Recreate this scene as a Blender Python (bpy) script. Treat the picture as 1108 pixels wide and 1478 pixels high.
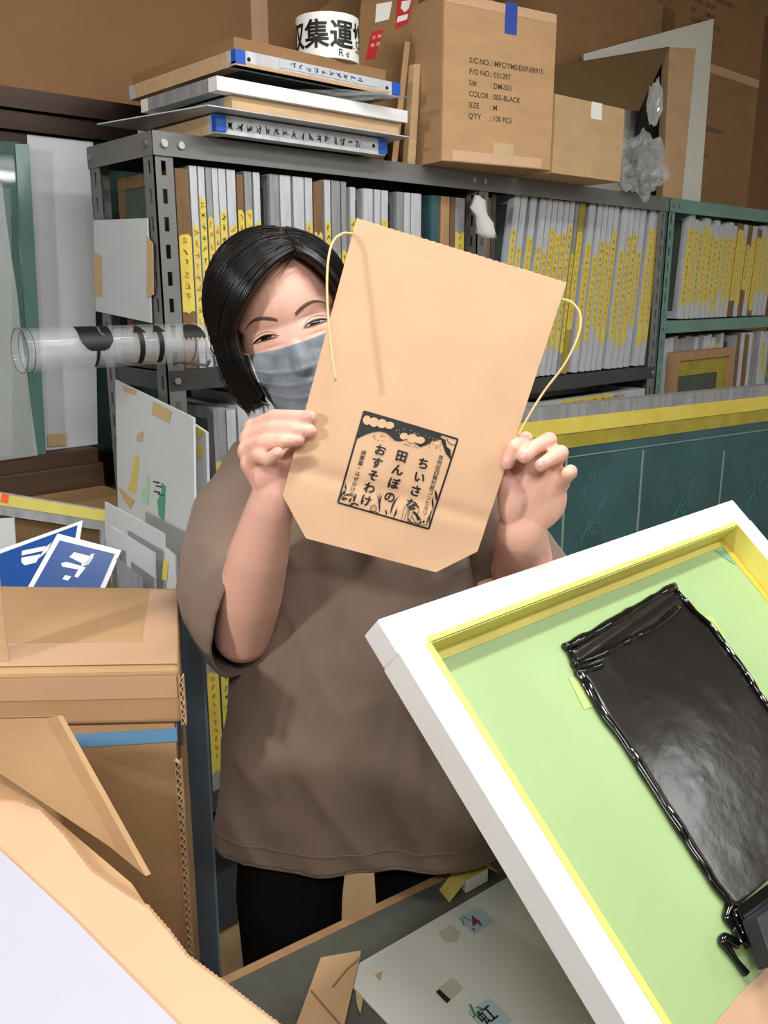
import bpy, bmesh, math, random
import numpy as np
from mathutils import Vector, Matrix, noise
from mathutils.bvhtree import BVHTree
random.seed(7)
for o in list(bpy.data.objects): bpy.data.objects.remove(o)
SC = bpy.context.scene; COL = SC.collection

# ---------------------------------------------------------------- camera
FPX, CX, CY = 1250.0, 554.0, 739.0          # focal length and centre for a 1108 x 1478 frame
YAW, PITCH = math.radians(47.5), math.radians(14.5)
CAM = Vector((0, 0, 1.52))
FWD = Vector((math.cos(YAW)*math.cos(PITCH), math.sin(YAW)*math.cos(PITCH), -math.sin(PITCH)))
RGT = Vector((math.sin(YAW), -math.cos(YAW), 0)); UPV = RGT.cross(FWD)
FH = Vector((math.cos(YAW), math.sin(YAW), 0))
cam = bpy.data.cameras.new('camera'); camo = bpy.data.objects.new('camera', cam); COL.objects.link(camo)
cam.sensor_fit = 'VERTICAL'; cam.sensor_height = 36; cam.lens = FPX/1478*36; cam.clip_start = .02
camo.matrix_world = Matrix.Translation(CAM) @ Matrix((RGT, UPV, -FWD)).transposed().to_4x4()
SC.camera = camo
SC.view_settings.view_transform = 'Standard'; SC.view_settings.look = 'None'
SC.view_settings.gamma = 1; SC.view_settings.use_curve_mapping = False
SC.view_settings.exposure = 0.3
# ---------------------------------------------------------------- world and lamps
w = bpy.data.worlds.new('world'); SC.world = w; w.use_nodes = True
w.node_tree.nodes['Background'].inputs[0].default_value = (1, .97, .93, 1)
w.node_tree.nodes['Background'].inputs[1].default_value = .12
def V3(u, v, z): return Vector((RGT.x*u+FH.x*v, RGT.y*u+FH.y*v, z))      # right of the view, along the view, height
LAMPS = [  # u, v, z, angle, length, watts, hung
    (-1.35, -.25, 2.02, 47.5, .12, 15, 'side'),
    (.10, -.95, 2.55, 47.5, 1.2, 17, 'back'),
    (.35, .95, 2.62, 0, 1.2, 17, 'ceil'),
    (1.55, .75, 2.62, 0, 1.2, 15, 'ceil'),
    (3.56, 1.05, 2.62, 90, 1.2, 14, 'ceil'),
]
for i, (u, v, z, a, L, W, k) in enumerate(LAMPS):
    ld = bpy.data.lights.new('tube_light', 'AREA'); ld.shape = 'RECTANGLE'; ld.size = L; ld.size_y = .12
    ld.energy = W; ld.color = (1, .985, .96)
    lo = bpy.data.objects.new('tube_light', ld); COL.objects.link(lo)
    p = V3(u, v, z-.075); lo.location = p
    if k != 'ceil':
        t = (V3(*((.1, .95, 1.2) if k == 'side' else (.35, 1.7, 1.35)))-p).normalized(); lo.rotation_euler = t.to_track_quat('-Z', 'Y').to_euler()
    else: lo.rotation_euler = (0, 0, math.radians(a))

# ---------------------------------------------------------------- pixel helpers (1108 x 1478)
def ray(px, py): return FWD + RGT*((px-CX)/FPX) + UPV*((CY-py)/FPX)
def at(px, py, d): return CAM + ray(px, py)*d
def onax(px, py, ax, v):
    r = ray(px, py); return CAM + r*((v-CAM[ax])/r[ax])
def onpl(px, py, p0, n):
    r = ray(px, py); return CAM + r*((p0-CAM).dot(n)/r.dot(n))

# ---------------------------------------------------------------- object helpers
def lin(c): return tuple((x/12.92 if x <= .04045 else ((x+.055)/1.055)**2.4) for x in c)
def rgb(h): return lin(tuple(int(h[i:i+2], 16)/255 for i in (0, 2, 4)))
M = {}
def mat(name, h, rough=.6, metal=0, var=0, vscale=6, stretch=(1, 1, 1), bump=0, bscale=40, spec=.5, trans=0, alpha=1, emit=0, coat=0, sss=0, h2=None, sheen=0, ior=1.45):
    m = bpy.data.materials.new(name); m.use_nodes = True; nt = m.node_tree; b = nt.nodes['Principled BSDF']
    c = rgb(h) if isinstance(h, str) else h
    b.inputs['Base Color'].default_value = (*c, 1); b.inputs['Roughness'].default_value = rough
    b.inputs['Metallic'].default_value = metal; b.inputs['Specular IOR Level'].default_value = spec; b.inputs['IOR'].default_value = ior
    b.inputs['Transmission Weight'].default_value = trans; b.inputs['Alpha'].default_value = alpha
    b.inputs['Coat Weight'].default_value = coat; b.inputs['Sheen Weight'].default_value = sheen
    if sss:
        b.inputs['Subsurface Weight'].default_value = sss; b.inputs['Subsurface Radius'].default_value = (1, .4, .25); b.inputs['Subsurface Scale'].default_value = .006
    if emit: b.inputs['Emission Color'].default_value = (*c, 1); b.inputs['Emission Strength'].default_value = emit
    if var or bump:
        tc = nt.nodes.new('ShaderNodeTexCoord'); mp = nt.nodes.new('ShaderNodeMapping'); mp.inputs['Scale'].default_value = stretch
        nt.links.new(tc.outputs['Object'], mp.inputs[0])
    if var:
        n = nt.nodes.new('ShaderNodeTexNoise'); n.inputs['Scale'].default_value = vscale; n.inputs['Detail'].default_value = 6; n.inputs['Roughness'].default_value = .6
        nt.links.new(mp.outputs[0], n.inputs['Vector'])
        r = nt.nodes.new('ShaderNodeMix'); r.data_type = 'RGBA'
        c2 = rgb(h2) if h2 else tuple(x*(1-var) for x in c)
        cr = nt.nodes.new('ShaderNodeMapRange'); cr.inputs[1].default_value = .36; cr.inputs[2].default_value = .66
        nt.links.new(n.outputs[0], cr.inputs[0]); nt.links.new(cr.outputs[0], r.inputs[0])
        r.inputs[6].default_value = (*c, 1); r.inputs[7].default_value = (*c2, 1)
        nt.links.new(r.outputs[2], b.inputs['Base Color'])
    if bump:
        n2 = nt.nodes.new('ShaderNodeTexNoise'); n2.inputs['Scale'].default_value = bscale; n2.inputs['Detail'].default_value = 4
        nt.links.new(mp.outputs[0], n2.inputs['Vector'])
        bp = nt.nodes.new('ShaderNodeBump'); bp.inputs['Strength'].default_value = bump; bp.inputs['Distance'].default_value = .004
        nt.links.new(n2.outputs[0], bp.inputs['Height']); nt.links.new(bp.outputs[0], b.inputs['Normal'])
    M[name] = m; return m

mat('brown_wall', '8f6a46', .8, var=.12, vscale=3, bump=.1, bscale=30)
mat('plaster', 'c9c5bd', .9, var=.08); mat('concrete', 'a09a90', .85, var=.3, vscale=5, bump=.2, h2='857d70')
mat('dark_alu', '3a2d26', .32, metal=.7, var=.2, stretch=(.3, 8, 8)); mat('dark_wood', '4b3626', .55, var=.35, vscale=8, stretch=(.5, 8, 8))
mat('steel', '7d7d7c', .5, metal=.25, var=.15, vscale=4, bump=.05); mat('steel_dark', '4c4d4e', .5, metal=.25, var=.2); mat('green_steel', '709389', .5, metal=.1, var=.2)
mat('dark', '17140f', .8); mat('black_ink', '0b0a0a', .5); mat('bolt', 'b5b5b5', .3, metal=.9)
CB = dict(rough=.72, var=.12, vscale=9, bump=.06, bscale=60, spec=.3)
mat('cardboard', 'b8946c', stretch=(1, 1, 3), **CB); mat('cardboard_dark', '96734e', stretch=(1, 1, 3), **CB); mat('cardboard_light', 'c4a37c', stretch=(1, 1, 3), **CB)
mat('cardboard_grey', 'b09168', **CB); mat('cardboard_brown_shade', '6b5536', **CB)
mat('kraft', 'd0aa88', .62, var=.06, vscale=12, bump=.05, bscale=150, spec=.35); mat('kraft_dark', 'c09a78', .65, var=.08, vscale=12, bump=.1, bscale=40)
mat('kraft_tape', 'c8a281', .3, var=.06, vscale=5, spec=.5); mat('kraft_cut', 'd9bb90', .8)
mat('paper_white', 'b7b6c6', .6, var=.02); mat('board_white', 'c3c7ca', .45, var=.06, vscale=5); mat('foam_white', 'dedcd4', .7, var=.04)
mat('alu', 'cbced5', .4, metal=.15, var=.25, vscale=14, stretch=(3, 3, .6)); mat('alu_dull', '9fa1a3', .5, metal=.2, var=.35, vscale=14, stretch=(3, 3, .6))
mat('alu_white', 'eceded', .3, metal=.15, var=.04, vscale=5)
mat('wood', 'b38d65', .6, var=.25, vscale=9, stretch=(6, 1, 1)); mat('wood_brown', '80603f', .6, var=.3, vscale=9, stretch=(6, 6, 1)); mat('wood_pale', 'cbab85', .6, var=.15, vscale=9, stretch=(1, 6, 6))
mat('tape_yellow', 'd9c85c', .45, var=.15, vscale=12, h2='cfba48'); mat('tape_yellow2', 'd2c667', .45, var=.15, vscale=12); mat('tape_olive', 'a99b39', .45, var=.3, vscale=10)
mat('tape_bright', 'e4d970', .4, var=.08, vscale=9); mat('tape_beige', 'c3a67b', .4, var=.1); mat('tape_blue', '2347a0', .35, var=.1)
mat('ink_red', 'c9703a', .6); mat('ink_black', '1d1a18', .6); mat('ink_blue', '2a3f86', .6); mat('ink_grey', '6d5a45', .7); mat('ink_brown', '4a3a2c', .7)
mat('mesh_teal', '365c5e', .5, var=.25, vscale=4, h2='2c4c4f'); mat('mesh_green', 'a2bc84', .4, var=.06, vscale=3, h2='9ab77f', spec=.4)
mat('mesh_dark', '4f5a50', .6, var=.3); mat('plug_blue', '1d55b8', .4); mat('glue', '8a8a55', .4, var=.4, vscale=6)
mat('clear', 'dfe3e6', .06, alpha=.13, spec=1); mat('film', 'e8e9e6', .12, alpha=.3, spec=.9, bump=.9, bscale=9); mat('bubble', 'b9bdbd', .15, alpha=.38, spec=.8, bump=1, bscale=60)
mat('pane', '5d7f79', .04, alpha=.35, spec=.8); mat('glass_edge', '4d6f69', .2, spec=.6, var=.1)
mat('label_white', 'efeee9', .35); mat('label_red', 'c63131', .4); mat('sign_blue', '1f4a8f', .3, spec=.5); mat('sign_white', 'e6e9ec', .3); mat('orange', 'ee5a26', .5)
mat('table_dark', '5f6158', .4, var=.3, vscale=9, bump=.05); mat('plate_white', 'd9ddd8', .16, var=.02, spec=.6); mat('tab_clear', 'b9d4da', .15, spec=.6, alpha=.9); mat('tab_pale', 'd6d9c9', .2, alpha=.55)
mat('ink_gloss', '16120f', .2, spec=.7, bump=.05, bscale=90, stretch=(1, 1, 1)); mat('ink_bead', '080707', .05, spec=.8); mat('squeegee_dark', '1d1a2a', .35)
mat('skin', 'e0ae9c', .5, var=.06, vscale=9, sss=.12, bump=.04, bscale=300, spec=.4); mat('nail', 'e3a59a', .22, spec=.5); mat('lip', 'b9736a', .5)
mat('hair', '0f0d0d', .3, spec=.5, bump=.0); mat('brow', '4a362c', .8, alpha=.72); mat('eye_dark', '120b08', .12); mat('eye_white', '9c857b', .25); mat('lid', '6f4434', .6)
mat('shirt', '7b695d', .85, var=.08, vscale=4, bump=.15, bscale=420, sheen=.15, spec=.2); mat('trousers', '121113', .9, spec=.15); mat('shoe', '2a2a2c', .6)
mat('mask_grey', '7d858d', .85, var=.18, vscale=60, bump=.2, bscale=260, spec=.2); mat('mask_elastic', 'c9ccd0', .7)
mat('strap_blue', '6a9cc9', .35, var=.06, vscale=30); mat('blue_board', '9db8d2', .5, var=.1); mat('string', 'dcc08c', .6)
mat('cloth_white', 'b8b7b4', .85, bump=.3, bscale=20); mat('tube_white', 'ffffff', .4, emit=6); mat('lamp_body', 'e8e8e4', .5)
# corrugated board colour for the cut edges
def fresh(o, parent):
    if parent is not None: o.parent = parent
    COL.objects.link(o); return o
def wloc(o):
    p = Vector((0, 0, 0))
    while o is not None: p = p + Vector(o.location); o = o.parent
    return p
def mesh_obj(name, vs, fs, m, parent=None, smooth=False, local=False, origin=None):
    me = bpy.data.meshes.new(name); vs = [Vector(v) for v in vs]
    o = bpy.data.objects.new(name, me)
    if not local:
        if parent is not None: off = wloc(parent)
        else:
            if origin is None:
                xs = [v.x for v in vs]; ys = [v.y for v in vs]
                origin = Vector(((min(xs)+max(xs))/2, (min(ys)+max(ys))/2, min(v.z for v in vs)))
            off = Vector(origin); o.location = off
        vs = [v-off for v in vs]
    me.from_pydata(vs, [], fs); me.update()
    if smooth: me.shade_smooth()
    if m: me.materials.append(M[m] if isinstance(m, str) else m)
    return fresh(o, parent)
def tag(o, label=None, cat=None, group=None, kind=None):
    if label: o['label'] = label
    if cat: o['category'] = cat
    if group: o['group'] = group
    if kind: o['kind'] = kind
    return o
def thing(name, loc, label, cat, group=None):
    o = bpy.data.objects.new(name, None); o.location = Vector(loc); o.empty_display_size = .05; COL.objects.link(o)
    return tag(o, label, cat, group)
class MB:
    def __init__(s): s.v = []; s.f = []
    def add(s, vs, fs):
        k = len(s.v); s.v += [Vector(v) for v in vs]; s.f += [tuple(i+k for i in f) for f in fs]; return s
    def ob(s, o, a, b, c):                       # box from a corner and three edge vectors
        o, a, b, c = Vector(o), Vector(a), Vector(b), Vector(c)
        if a.cross(b).dot(c) < 0: a, b = b, a
        return s.add([o, o+a, o+a+b, o+b, o+c, o+a+c, o+a+b+c, o+b+c], [(3, 2, 1, 0), (4, 5, 6, 7), (0, 1, 5, 4), (1, 2, 6, 5), (2, 3, 7, 6), (3, 0, 4, 7)])
    def box(s, x0, x1, y0, y1, z0, z1): return s.ob((x0, y0, z0), (x1-x0, 0, 0), (0, y1-y0, 0), (0, 0, z1-z0))
    def prism(s, poly, ext):                     # planar polygon pushed along a vector
        n = len(poly); p = [Vector(q) for q in poly]; e = Vector(ext)
        return s.add(p+[q+e for q in p], [tuple(range(n-1, -1, -1)), tuple(range(n, 2*n))]+[(i, (i+1) % n, n+(i+1) % n, n+i) for i in range(n)])
    def loft(s, rings, caps=True):
        n = len(rings[0]); vs = [v for r in rings for v in r]; fs = []
        for j in range(len(rings)-1):
            for i in range(n): fs.append((j*n+i, j*n+(i+1) % n, (j+1)*n+(i+1) % n, (j+1)*n+i))
        if caps: fs += [tuple(range(n-1, -1, -1)), tuple((len(rings)-1)*n+i for i in range(n))]
        return s.add(vs, fs)
    def tube(s, pts, rad, n=8, caps=True):
        pts = [Vector(p) for p in pts]; rs = []; rad = rad if hasattr(rad, '__len__') else [rad]*len(pts); up = None
        for i, p in enumerate(pts):
            t = (pts[min(i+1, len(pts)-1)]-pts[max(i-1, 0)]).normalized()
            if up is None: up = t.orthogonal().normalized()
            up = (up-t*up.dot(t)); up = up.normalized() if up.length > 1e-6 else t.orthogonal().normalized()
            q = t.cross(up); rs.append([p+(up*math.cos(2*math.pi*k/n)+q*math.sin(2*math.pi*k/n))*rad[i] for k in range(n)])
        return s.loft(rs, caps)
    def grid(s, rows):                           # list of rows of points
        n = len(rows[0]); k = [v for r in rows for v in r]
        return s.add(k, [(j*n+i, j*n+i+1, (j+1)*n+i+1, (j+1)*n+i) for j in range(len(rows)-1) for i in range(n-1)])
    def sph(s, c, r, nu=16, nv=10, fr=None):
        r = r if hasattr(r, '__len__') else (r, r, r); c = Vector(c); fr = fr or (Vector((1, 0, 0)), Vector((0, 1, 0)), Vector((0, 0, 1)))
        rows = []
        for j in range(1, nv):
            t = math.pi*j/nv
            rows.append([c+fr[0]*(r[0]*math.sin(t)*math.cos(2*math.pi*i/nu))+fr[1]*(r[1]*math.sin(t)*math.sin(2*math.pi*i/nu))-fr[2]*(r[2]*math.cos(t)) for i in range(nu)])
        k = len(s.v); s.loft(rows, False); s.v += [c-fr[2]*r[2], c+fr[2]*r[2]]; a = len(s.v)-2; l = k+(nv-2)*nu
        s.f += [(k+(i+1) % nu, k+i, a) for i in range(nu)]+[(l+i, l+(i+1) % nu, a+1) for i in range(nu)]; return s
    def build(s, name, m, parent=None, smooth=False, **k): return mesh_obj(name, s.v, s.f, m, parent, smooth, **k)
def bevel(o, wd=.002, seg=2):
    b = o.modifiers.new('bevel', 'BEVEL'); b.width = wd; b.segments = seg; b.limit_method = 'ANGLE'; b.angle_limit = .6; return o
def solid(o, th, off=0):
    b = o.modifiers.new('solid', 'SOLIDIFY'); b.thickness = th; b.offset = off; return o
def planar(pts):                                 # (px,py,d) for the first three, the fourth and later are put on their plane
    a = [at(*p) for p in pts[:3]]; n = (a[1]-a[0]).cross(a[2]-a[0]).normalized()
    return a+[onpl(p[0], p[1], a[0], n) for p in pts[3:]], n
def slab(name, pts, th, m, parent=None, **k):
    """flat sheet of real thickness through pixel corners with given distances"""
    a, n = planar(pts)
    if n.dot(FWD) < 0: n = -n                    # thickness goes away from the viewer
    return MB().prism(a, n*th).build(name, m, parent, **k)
def text_mesh(body, bold=0.0, vertical=False, lh=1.05):
    mb = MB(); y = 0
    cache = text_mesh.cache
    for k, ch in enumerate(body if vertical else [body]):
        key = (ch, bold)
        if key not in cache:
            c = bpy.data.curves.new('t', 'FONT'); c.body = ch; c.offset = bold; c.resolution_u = 3
            o = bpy.data.objects.new('t', c); COL.objects.link(o)
            me = bpy.data.meshes.new_from_object(o.evaluated_get(bpy.context.evaluated_depsgraph_get()))
            cache[key] = ([tuple(v.co) for v in me.vertices], [tuple(p.vertices) for p in me.polygons])
            bpy.data.objects.remove(o); bpy.data.curves.remove(c); bpy.data.meshes.remove(me)
        vs, fs = cache[key]
        if vertical:
            if not vs: continue
            mb.add([(x, yy-k*lh, 0) for x, yy, _ in vs], fs)
        else: mb.add(vs, fs)
    return mb
text_mesh.cache = {}
def text_on(name, body, o, ex, ey, size, m, parent, bold=0, vertical=False, lh=1.05, width=None, fn=None, multi=0):
    """flat lettering: o = lower left of the first line, ex/ey unit vectors, optional width to fit"""
    mb = text_mesh(body, bold, vertical, lh)
    if not mb.v: return None
    ex, ey, o = Vector(ex), Vector(ey), Vector(o); sx = size
    if multi:
        b0 = MB().add(mb.v, mb.f)
        for k in range(8): b0.add([v+Vector((multi*math.cos(k*math.pi/4), multi*math.sin(k*math.pi/4), 0)) for v in mb.v], mb.f)
        mb = b0
    if width: sx = width/max(1e-6, max(v.x for v in mb.v))
    vs = [o+ex*(v.x*sx)+ey*(v.y*size) for v in mb.v]
    if fn: vs = [fn(v) for v in vs]
    return mesh_obj(name, vs, mb.f, m, parent)
def subdiv(vs, fs, mx, rounds=4):
    bm = bmesh.new(); vv = [bm.verts.new(v) for v in vs]
    for f in fs:
        try: bm.faces.new([vv[i] for i in f])
        except ValueError: pass
    bmesh.ops.triangulate(bm, faces=bm.faces[:])
    for _ in range(rounds):
        es = [e for e in bm.edges if e.calc_length() > mx]
        if not es: break
        bmesh.ops.subdivide_edges(bm, edges=es, cuts=1); bmesh.ops.triangulate(bm, faces=bm.faces[:])
    bm.verts.index_update(); r = [Vector(v.co) for v in bm.verts], [tuple(v.index for v in f.verts) for f in bm.faces]; bm.free(); return r
def copy_tree(o, parent=None):
    c = o.copy(); COL.objects.link(c); c.parent = parent
    for ch in list(o.children): copy_tree(ch, c)
    return c
def evald(vs, fs, mods):
    """run modifiers on a temporary object, give back vertices and faces"""
    me = bpy.data.meshes.new('t'); me.from_pydata([tuple(v) for v in vs], [], fs); me.update(); o = bpy.data.objects.new('t', me); COL.objects.link(o)
    for typ, kw in mods:
        md = o.modifiers.new(typ, typ)
        for k, v in kw.items(): setattr(md, k, v)
    e = o.evaluated_get(bpy.context.evaluated_depsgraph_get()); r = bpy.data.meshes.new_from_object(e)
    n = len(r.vertices); a = np.empty(n*3, 'f'); r.vertices.foreach_get('co', a); fs = [tuple(p.vertices) for p in r.polygons]
    bpy.data.objects.remove(o); bpy.data.meshes.remove(me); bpy.data.meshes.remove(r)
    return a.reshape(-1, 3).astype(float), fs
def remesh(mb, vox, it=3, fac=.5): return evald(mb.v, mb.f, [('REMESH', dict(mode='VOXEL', voxel_size=vox)), ('SMOOTH', dict(factor=fac, iterations=it))])

# ---------------------------------------------------------------- the room
WY = 2.02
f = MB().box(-2.2, 4.6, -2.2, WY, -.05, 0).build('floor', 'concrete'); tag(f, 'grey concrete workshop floor', kind='structure')
f = MB().box(-2.2, 4.6, -2.2, WY, 2.7, 2.75).build('ceiling', 'plaster'); tag(f, 'pale ceiling above the workshop', kind='structure')
f = MB().box(-2.2, -.2, WY, WY+.08, 0, 2.7).box(-.2, 1.15, WY, WY+.08, 1.92, 2.7).box(1.15, 4.6, WY, WY+.08, 0, 2.7).box(-.2, 1.15, WY, WY+.08, 0, 1.06).build('wall_back', 'brown_wall'); tag(f, 'brown board wall behind the shelf', kind='structure')
for n, a in (('wall_left', (-2.25, -2.2, -2.2, WY)), ('wall_right', (4.6, 4.65, -2.2, WY)), ('wall_front', (-2.2, 4.6, -2.25, -2.2))):
    tag(MB().box(*a, 0, 2.7).build(n, 'plaster'), 'plain pale workshop wall', kind='structure')
win = thing('window_1', (.45, WY, 1.06), 'dark framed sliding window beside the steel shelf', None); win['kind'] = 'structure'
for z0, z1, y in ((1.885, 1.925, WY-.05), (1.845, 1.882, WY-.035), (1.80, 1.842, WY-.02)):
    MB().box(-.2, 1.15, y, WY+.06, z0, z1).build('window_head', 'dark_alu', win)
MB().box(-.2, 1.15, WY-.04, WY+.06, 1.06, 1.10).build('window_sill', 'dark_alu', win)
MB().box(-.2, 1.15, WY-.02, WY+.06, 1.10, 1.13).build('window_sill', 'dark_alu', win)
MB().box(-.2, -.16, WY-.02, WY+.06, 1.13, 1.8).build('window_jamb', 'dark_alu', win); MB().box(1.11, 1.15, WY-.02, WY+.06, 1.13, 1.8).build('window_jamb', 'dark_alu', win)
MB().box(-.16, 1.11, WY+.02, WY+.026, 1.13, 1.8).build('pane', 'pane', win)
tag(MB().box(-.6, 1.5, WY+.3, WY+.33, .8, 2.2).build('wall_outside', 'glass_edge'), 'green wall seen through the window', kind='structure')
# lamps with their fittings
for i, (u, v, z, a, L, W, k) in enumerate(LAMPS):
    p = V3(u, v, z); t = thing('fluorescent_lamp', p, 'metal work lamp hung low beside the table' if k == 'side' else 'white fluorescent tube fitting fixed under the ceiling', 'lamp', 'fluorescent lamps')
    if k != 'side': t['label'] = ['', 'white tube fitting hung behind the photographer', 'white ceiling tube fitting above the woman', 'white ceiling tube fitting above the raised screen', 'white ceiling tube fitting in the far corner of the room'][i]
    ra = math.radians(a) if k != 'side' else YAW-math.pi/2+math.radians(30)
    ex = Vector((math.cos(ra), math.sin(ra), 0)); ey = Vector((-ex.y, ex.x, 0))
    c0 = p-ex*L/2
    if k == 'side':
        t.name = 'work_lamp'; t['group'] = 'lamps'; d = (V3(.1, .95, 1.2)-V3(u, v, z-.075)).normalized(); q = V3(u, v, z-.075)
        ax = d.orthogonal().normalized(); ay = d.cross(ax)
        rg = lambda s, r: [q+d*s+(ax*math.cos(2*math.pi*a_/24)+ay*math.sin(2*math.pi*a_/24))*r for a_ in range(24)]
        MB().loft([rg(.05, .13), rg(-.02, .105), rg(-.07, .06), rg(-.09, .03), rg(-.16, .03), rg(-.16, .002)], False).build('shade', 'lamp_body', t)
        MB().sph(q-d*.045, .035).build('bulb', 'tube_white', t, smooth=True)
        MB().tube([q-d*.15, Vector((q.x, q.y, 2.7))], .005, 6).build('hanger', 'bolt', t); continue
    MB().prism([c0+ey*.06, c0-ey*.06, c0-ey*.03+Vector((0, 0, .05)), c0+ey*.03+Vector((0, 0, .05))], ex*L).build('fitting', 'lamp_body', t)
    for s in (-.03, .03): MB().tube([c0+ey*s+ex*.03-Vector((0, 0, .02)), c0+ey*s+ex*(L-.03)-Vector((0, 0, .02))], .013, 10).build('tube', 'tube_white', t)
    for s in (.2, L-.2): MB().tube([c0+ex*s+Vector((0, 0, .045)), Vector(((c0+ex*s).x, (c0+ex*s).y, 2.7))], .004, 6).build('hanger', 'bolt', t)
# ================================================================ steel shelves
X1, X2, X3, X4, YF, YB = .843, 1.742, 2.658, 3.56, 1.55, 1.82
def flange(mb, o, ux, un, wd, z0, z1, th):
    """slotted steel strip: o lower corner, ux across, un thickness direction"""
    o, ux, un = Vector(o), Vector(ux), Vector(un); Z = Vector((0, 0, 1))
    sl = wd*.26; a = (wd-sl)/2
    mb.ob(o+Z*z0, ux*a, un*th, Z*(z1-z0)); mb.ob(o+Z*z0+ux*(a+sl), ux*a, un*th, Z*(z1-z0))
    z = z0
    while z < z1: mb.ob(o+Z*z+ux*a, ux*sl, un*th, Z*min(.024, z1-z)); z += .050
def shelf_unit(name, label, xs, levels, m, zt=1.8):
    t = thing(name, ((xs[0]+xs[-1])/2, (YF+YB)/2, 0), label, 'shelf')
    for i, x in enumerate(xs):
        for y, sy in ((YF, 1), (YB, -1)):
            sx = -1 if i == len(xs)-1 else 1
            mb = MB(); flange(mb, (x, y, 0), (sx, 0, 0), (0, sy, 0), .04, 0, zt, .003); flange(mb, (x, y, 0), (0, sy, 0), (sx, 0, 0), .04, 0, zt, .003)
            mb.build('post', m, t)
    for k, (xa, xb) in enumerate(zip(xs, xs[1:])):
        for z in levels[k]:
            b = MB().box(xa+.004, xb-.004, YF+.004, YB-.004, z-.003, z); b.box(xa+.004, xb-.004, YF-.001, YF+.002, z-.04, z).box(xa+.004, xb-.004, YB-.002, YB+.001, z-.04, z)
            b.box(xa+.004, xa+.007, YF, YB, z-.04, z).box(xb-.007, xb-.004, YF, YB, z-.04, z)
            o = b.build('shelf_board', 'steel_dark' if m == 'steel' else m, t)
            for sx in (xa+.02, xb-.02): MB().tube([(sx, YF-.002, z-.02), (sx, YF-.007, z-.02)], .007, 8).build('bolt', 'bolt', o)
    z = zt
    b = MB().box(xs[0]-.002, xs[0]+.001, YF-.004, YB+.004, z-.042, z).box(xs[0]-.002, xs[-1], YF-.0045, YF-.0015, z-.042, z); b.build('top_rail', m, t)
    for sx in (xs[0]+.02, xs[0]+.055): MB().tube([(sx, YF-.0045, z-.021), (sx, YF-.010, z-.021)], .007, 8).build('bolt', 'bolt', t)
    for sy in (YF+.02, YB-.02): MB().tube([(xs[0]-.002, sy, z-.021), (xs[0]-.008, sy, z-.021)], .007, 8).build('bolt', 'bolt', t)
    return t
S1Z, S2Z, S3Z = 1.362, 1.267, 1.412
shelf_unit('steel_shelf', 'grey slotted steel shelf unit packed with screen frames', (X1, X2, X3-.006), ([1.8, S1Z, .84, .4, .08], [1.8, S2Z, 1.12, .62, .08]), 'steel')
shelf_unit('steel_shelf', 'green steel shelf unit beyond the grey one', (X3+.006, X4), ([1.8, S3Z, 1.12, .62, .08],), 'green_steel')

# ---------------------------------------------------------------- screen frames standing in the shelves
def glyphs(n, h, wd, rnd):
    """hand-written characters one below another, in the local XZ plane, y = 0"""
    mb = MB()
    for k in range(n):
        zc = -k*h*1.25
        for s in range(rnd.randint(3, 5)):
            if rnd.random() < .5: a, b = (rnd.uniform(0, .3), rnd.uniform(.1, .9)), (rnd.uniform(.7, 1), rnd.uniform(.1, .9))
            else: a, b = (rnd.uniform(.2, .8), rnd.uniform(.6, 1)), (rnd.uniform(.1, .9), rnd.uniform(0, .4))
            p = Vector((a[0]*wd, 0, zc+a[1]*h)); q = Vector((b[0]*wd, 0, zc+b[1]*h)); d = (q-p)
            if d.length < 1e-5: continue
            e = Vector((d.z, 0, -d.x)).normalized()*h*.042
            mb.add([p+e, p-e, q-e, q+e], [(0, 1, 2, 3)])
    return mb
GL = {}
def glyph_mesh(n, k):
    if (n, k) not in GL:
        r = random.Random(n*31+k); mb = glyphs(n, .017, .014, r); me = bpy.data.meshes.new('handwriting'); me.from_pydata(mb.v, [], mb.f); GL[(n, k)] = me
    return GL[(n, k)]
BODY = {'alu': 'alu', 'dull': 'alu_dull', 'wood': 'wood_brown', 'pale': 'wood', 'green': 'mesh_teal', 'olive': 'tape_olive'}
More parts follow.
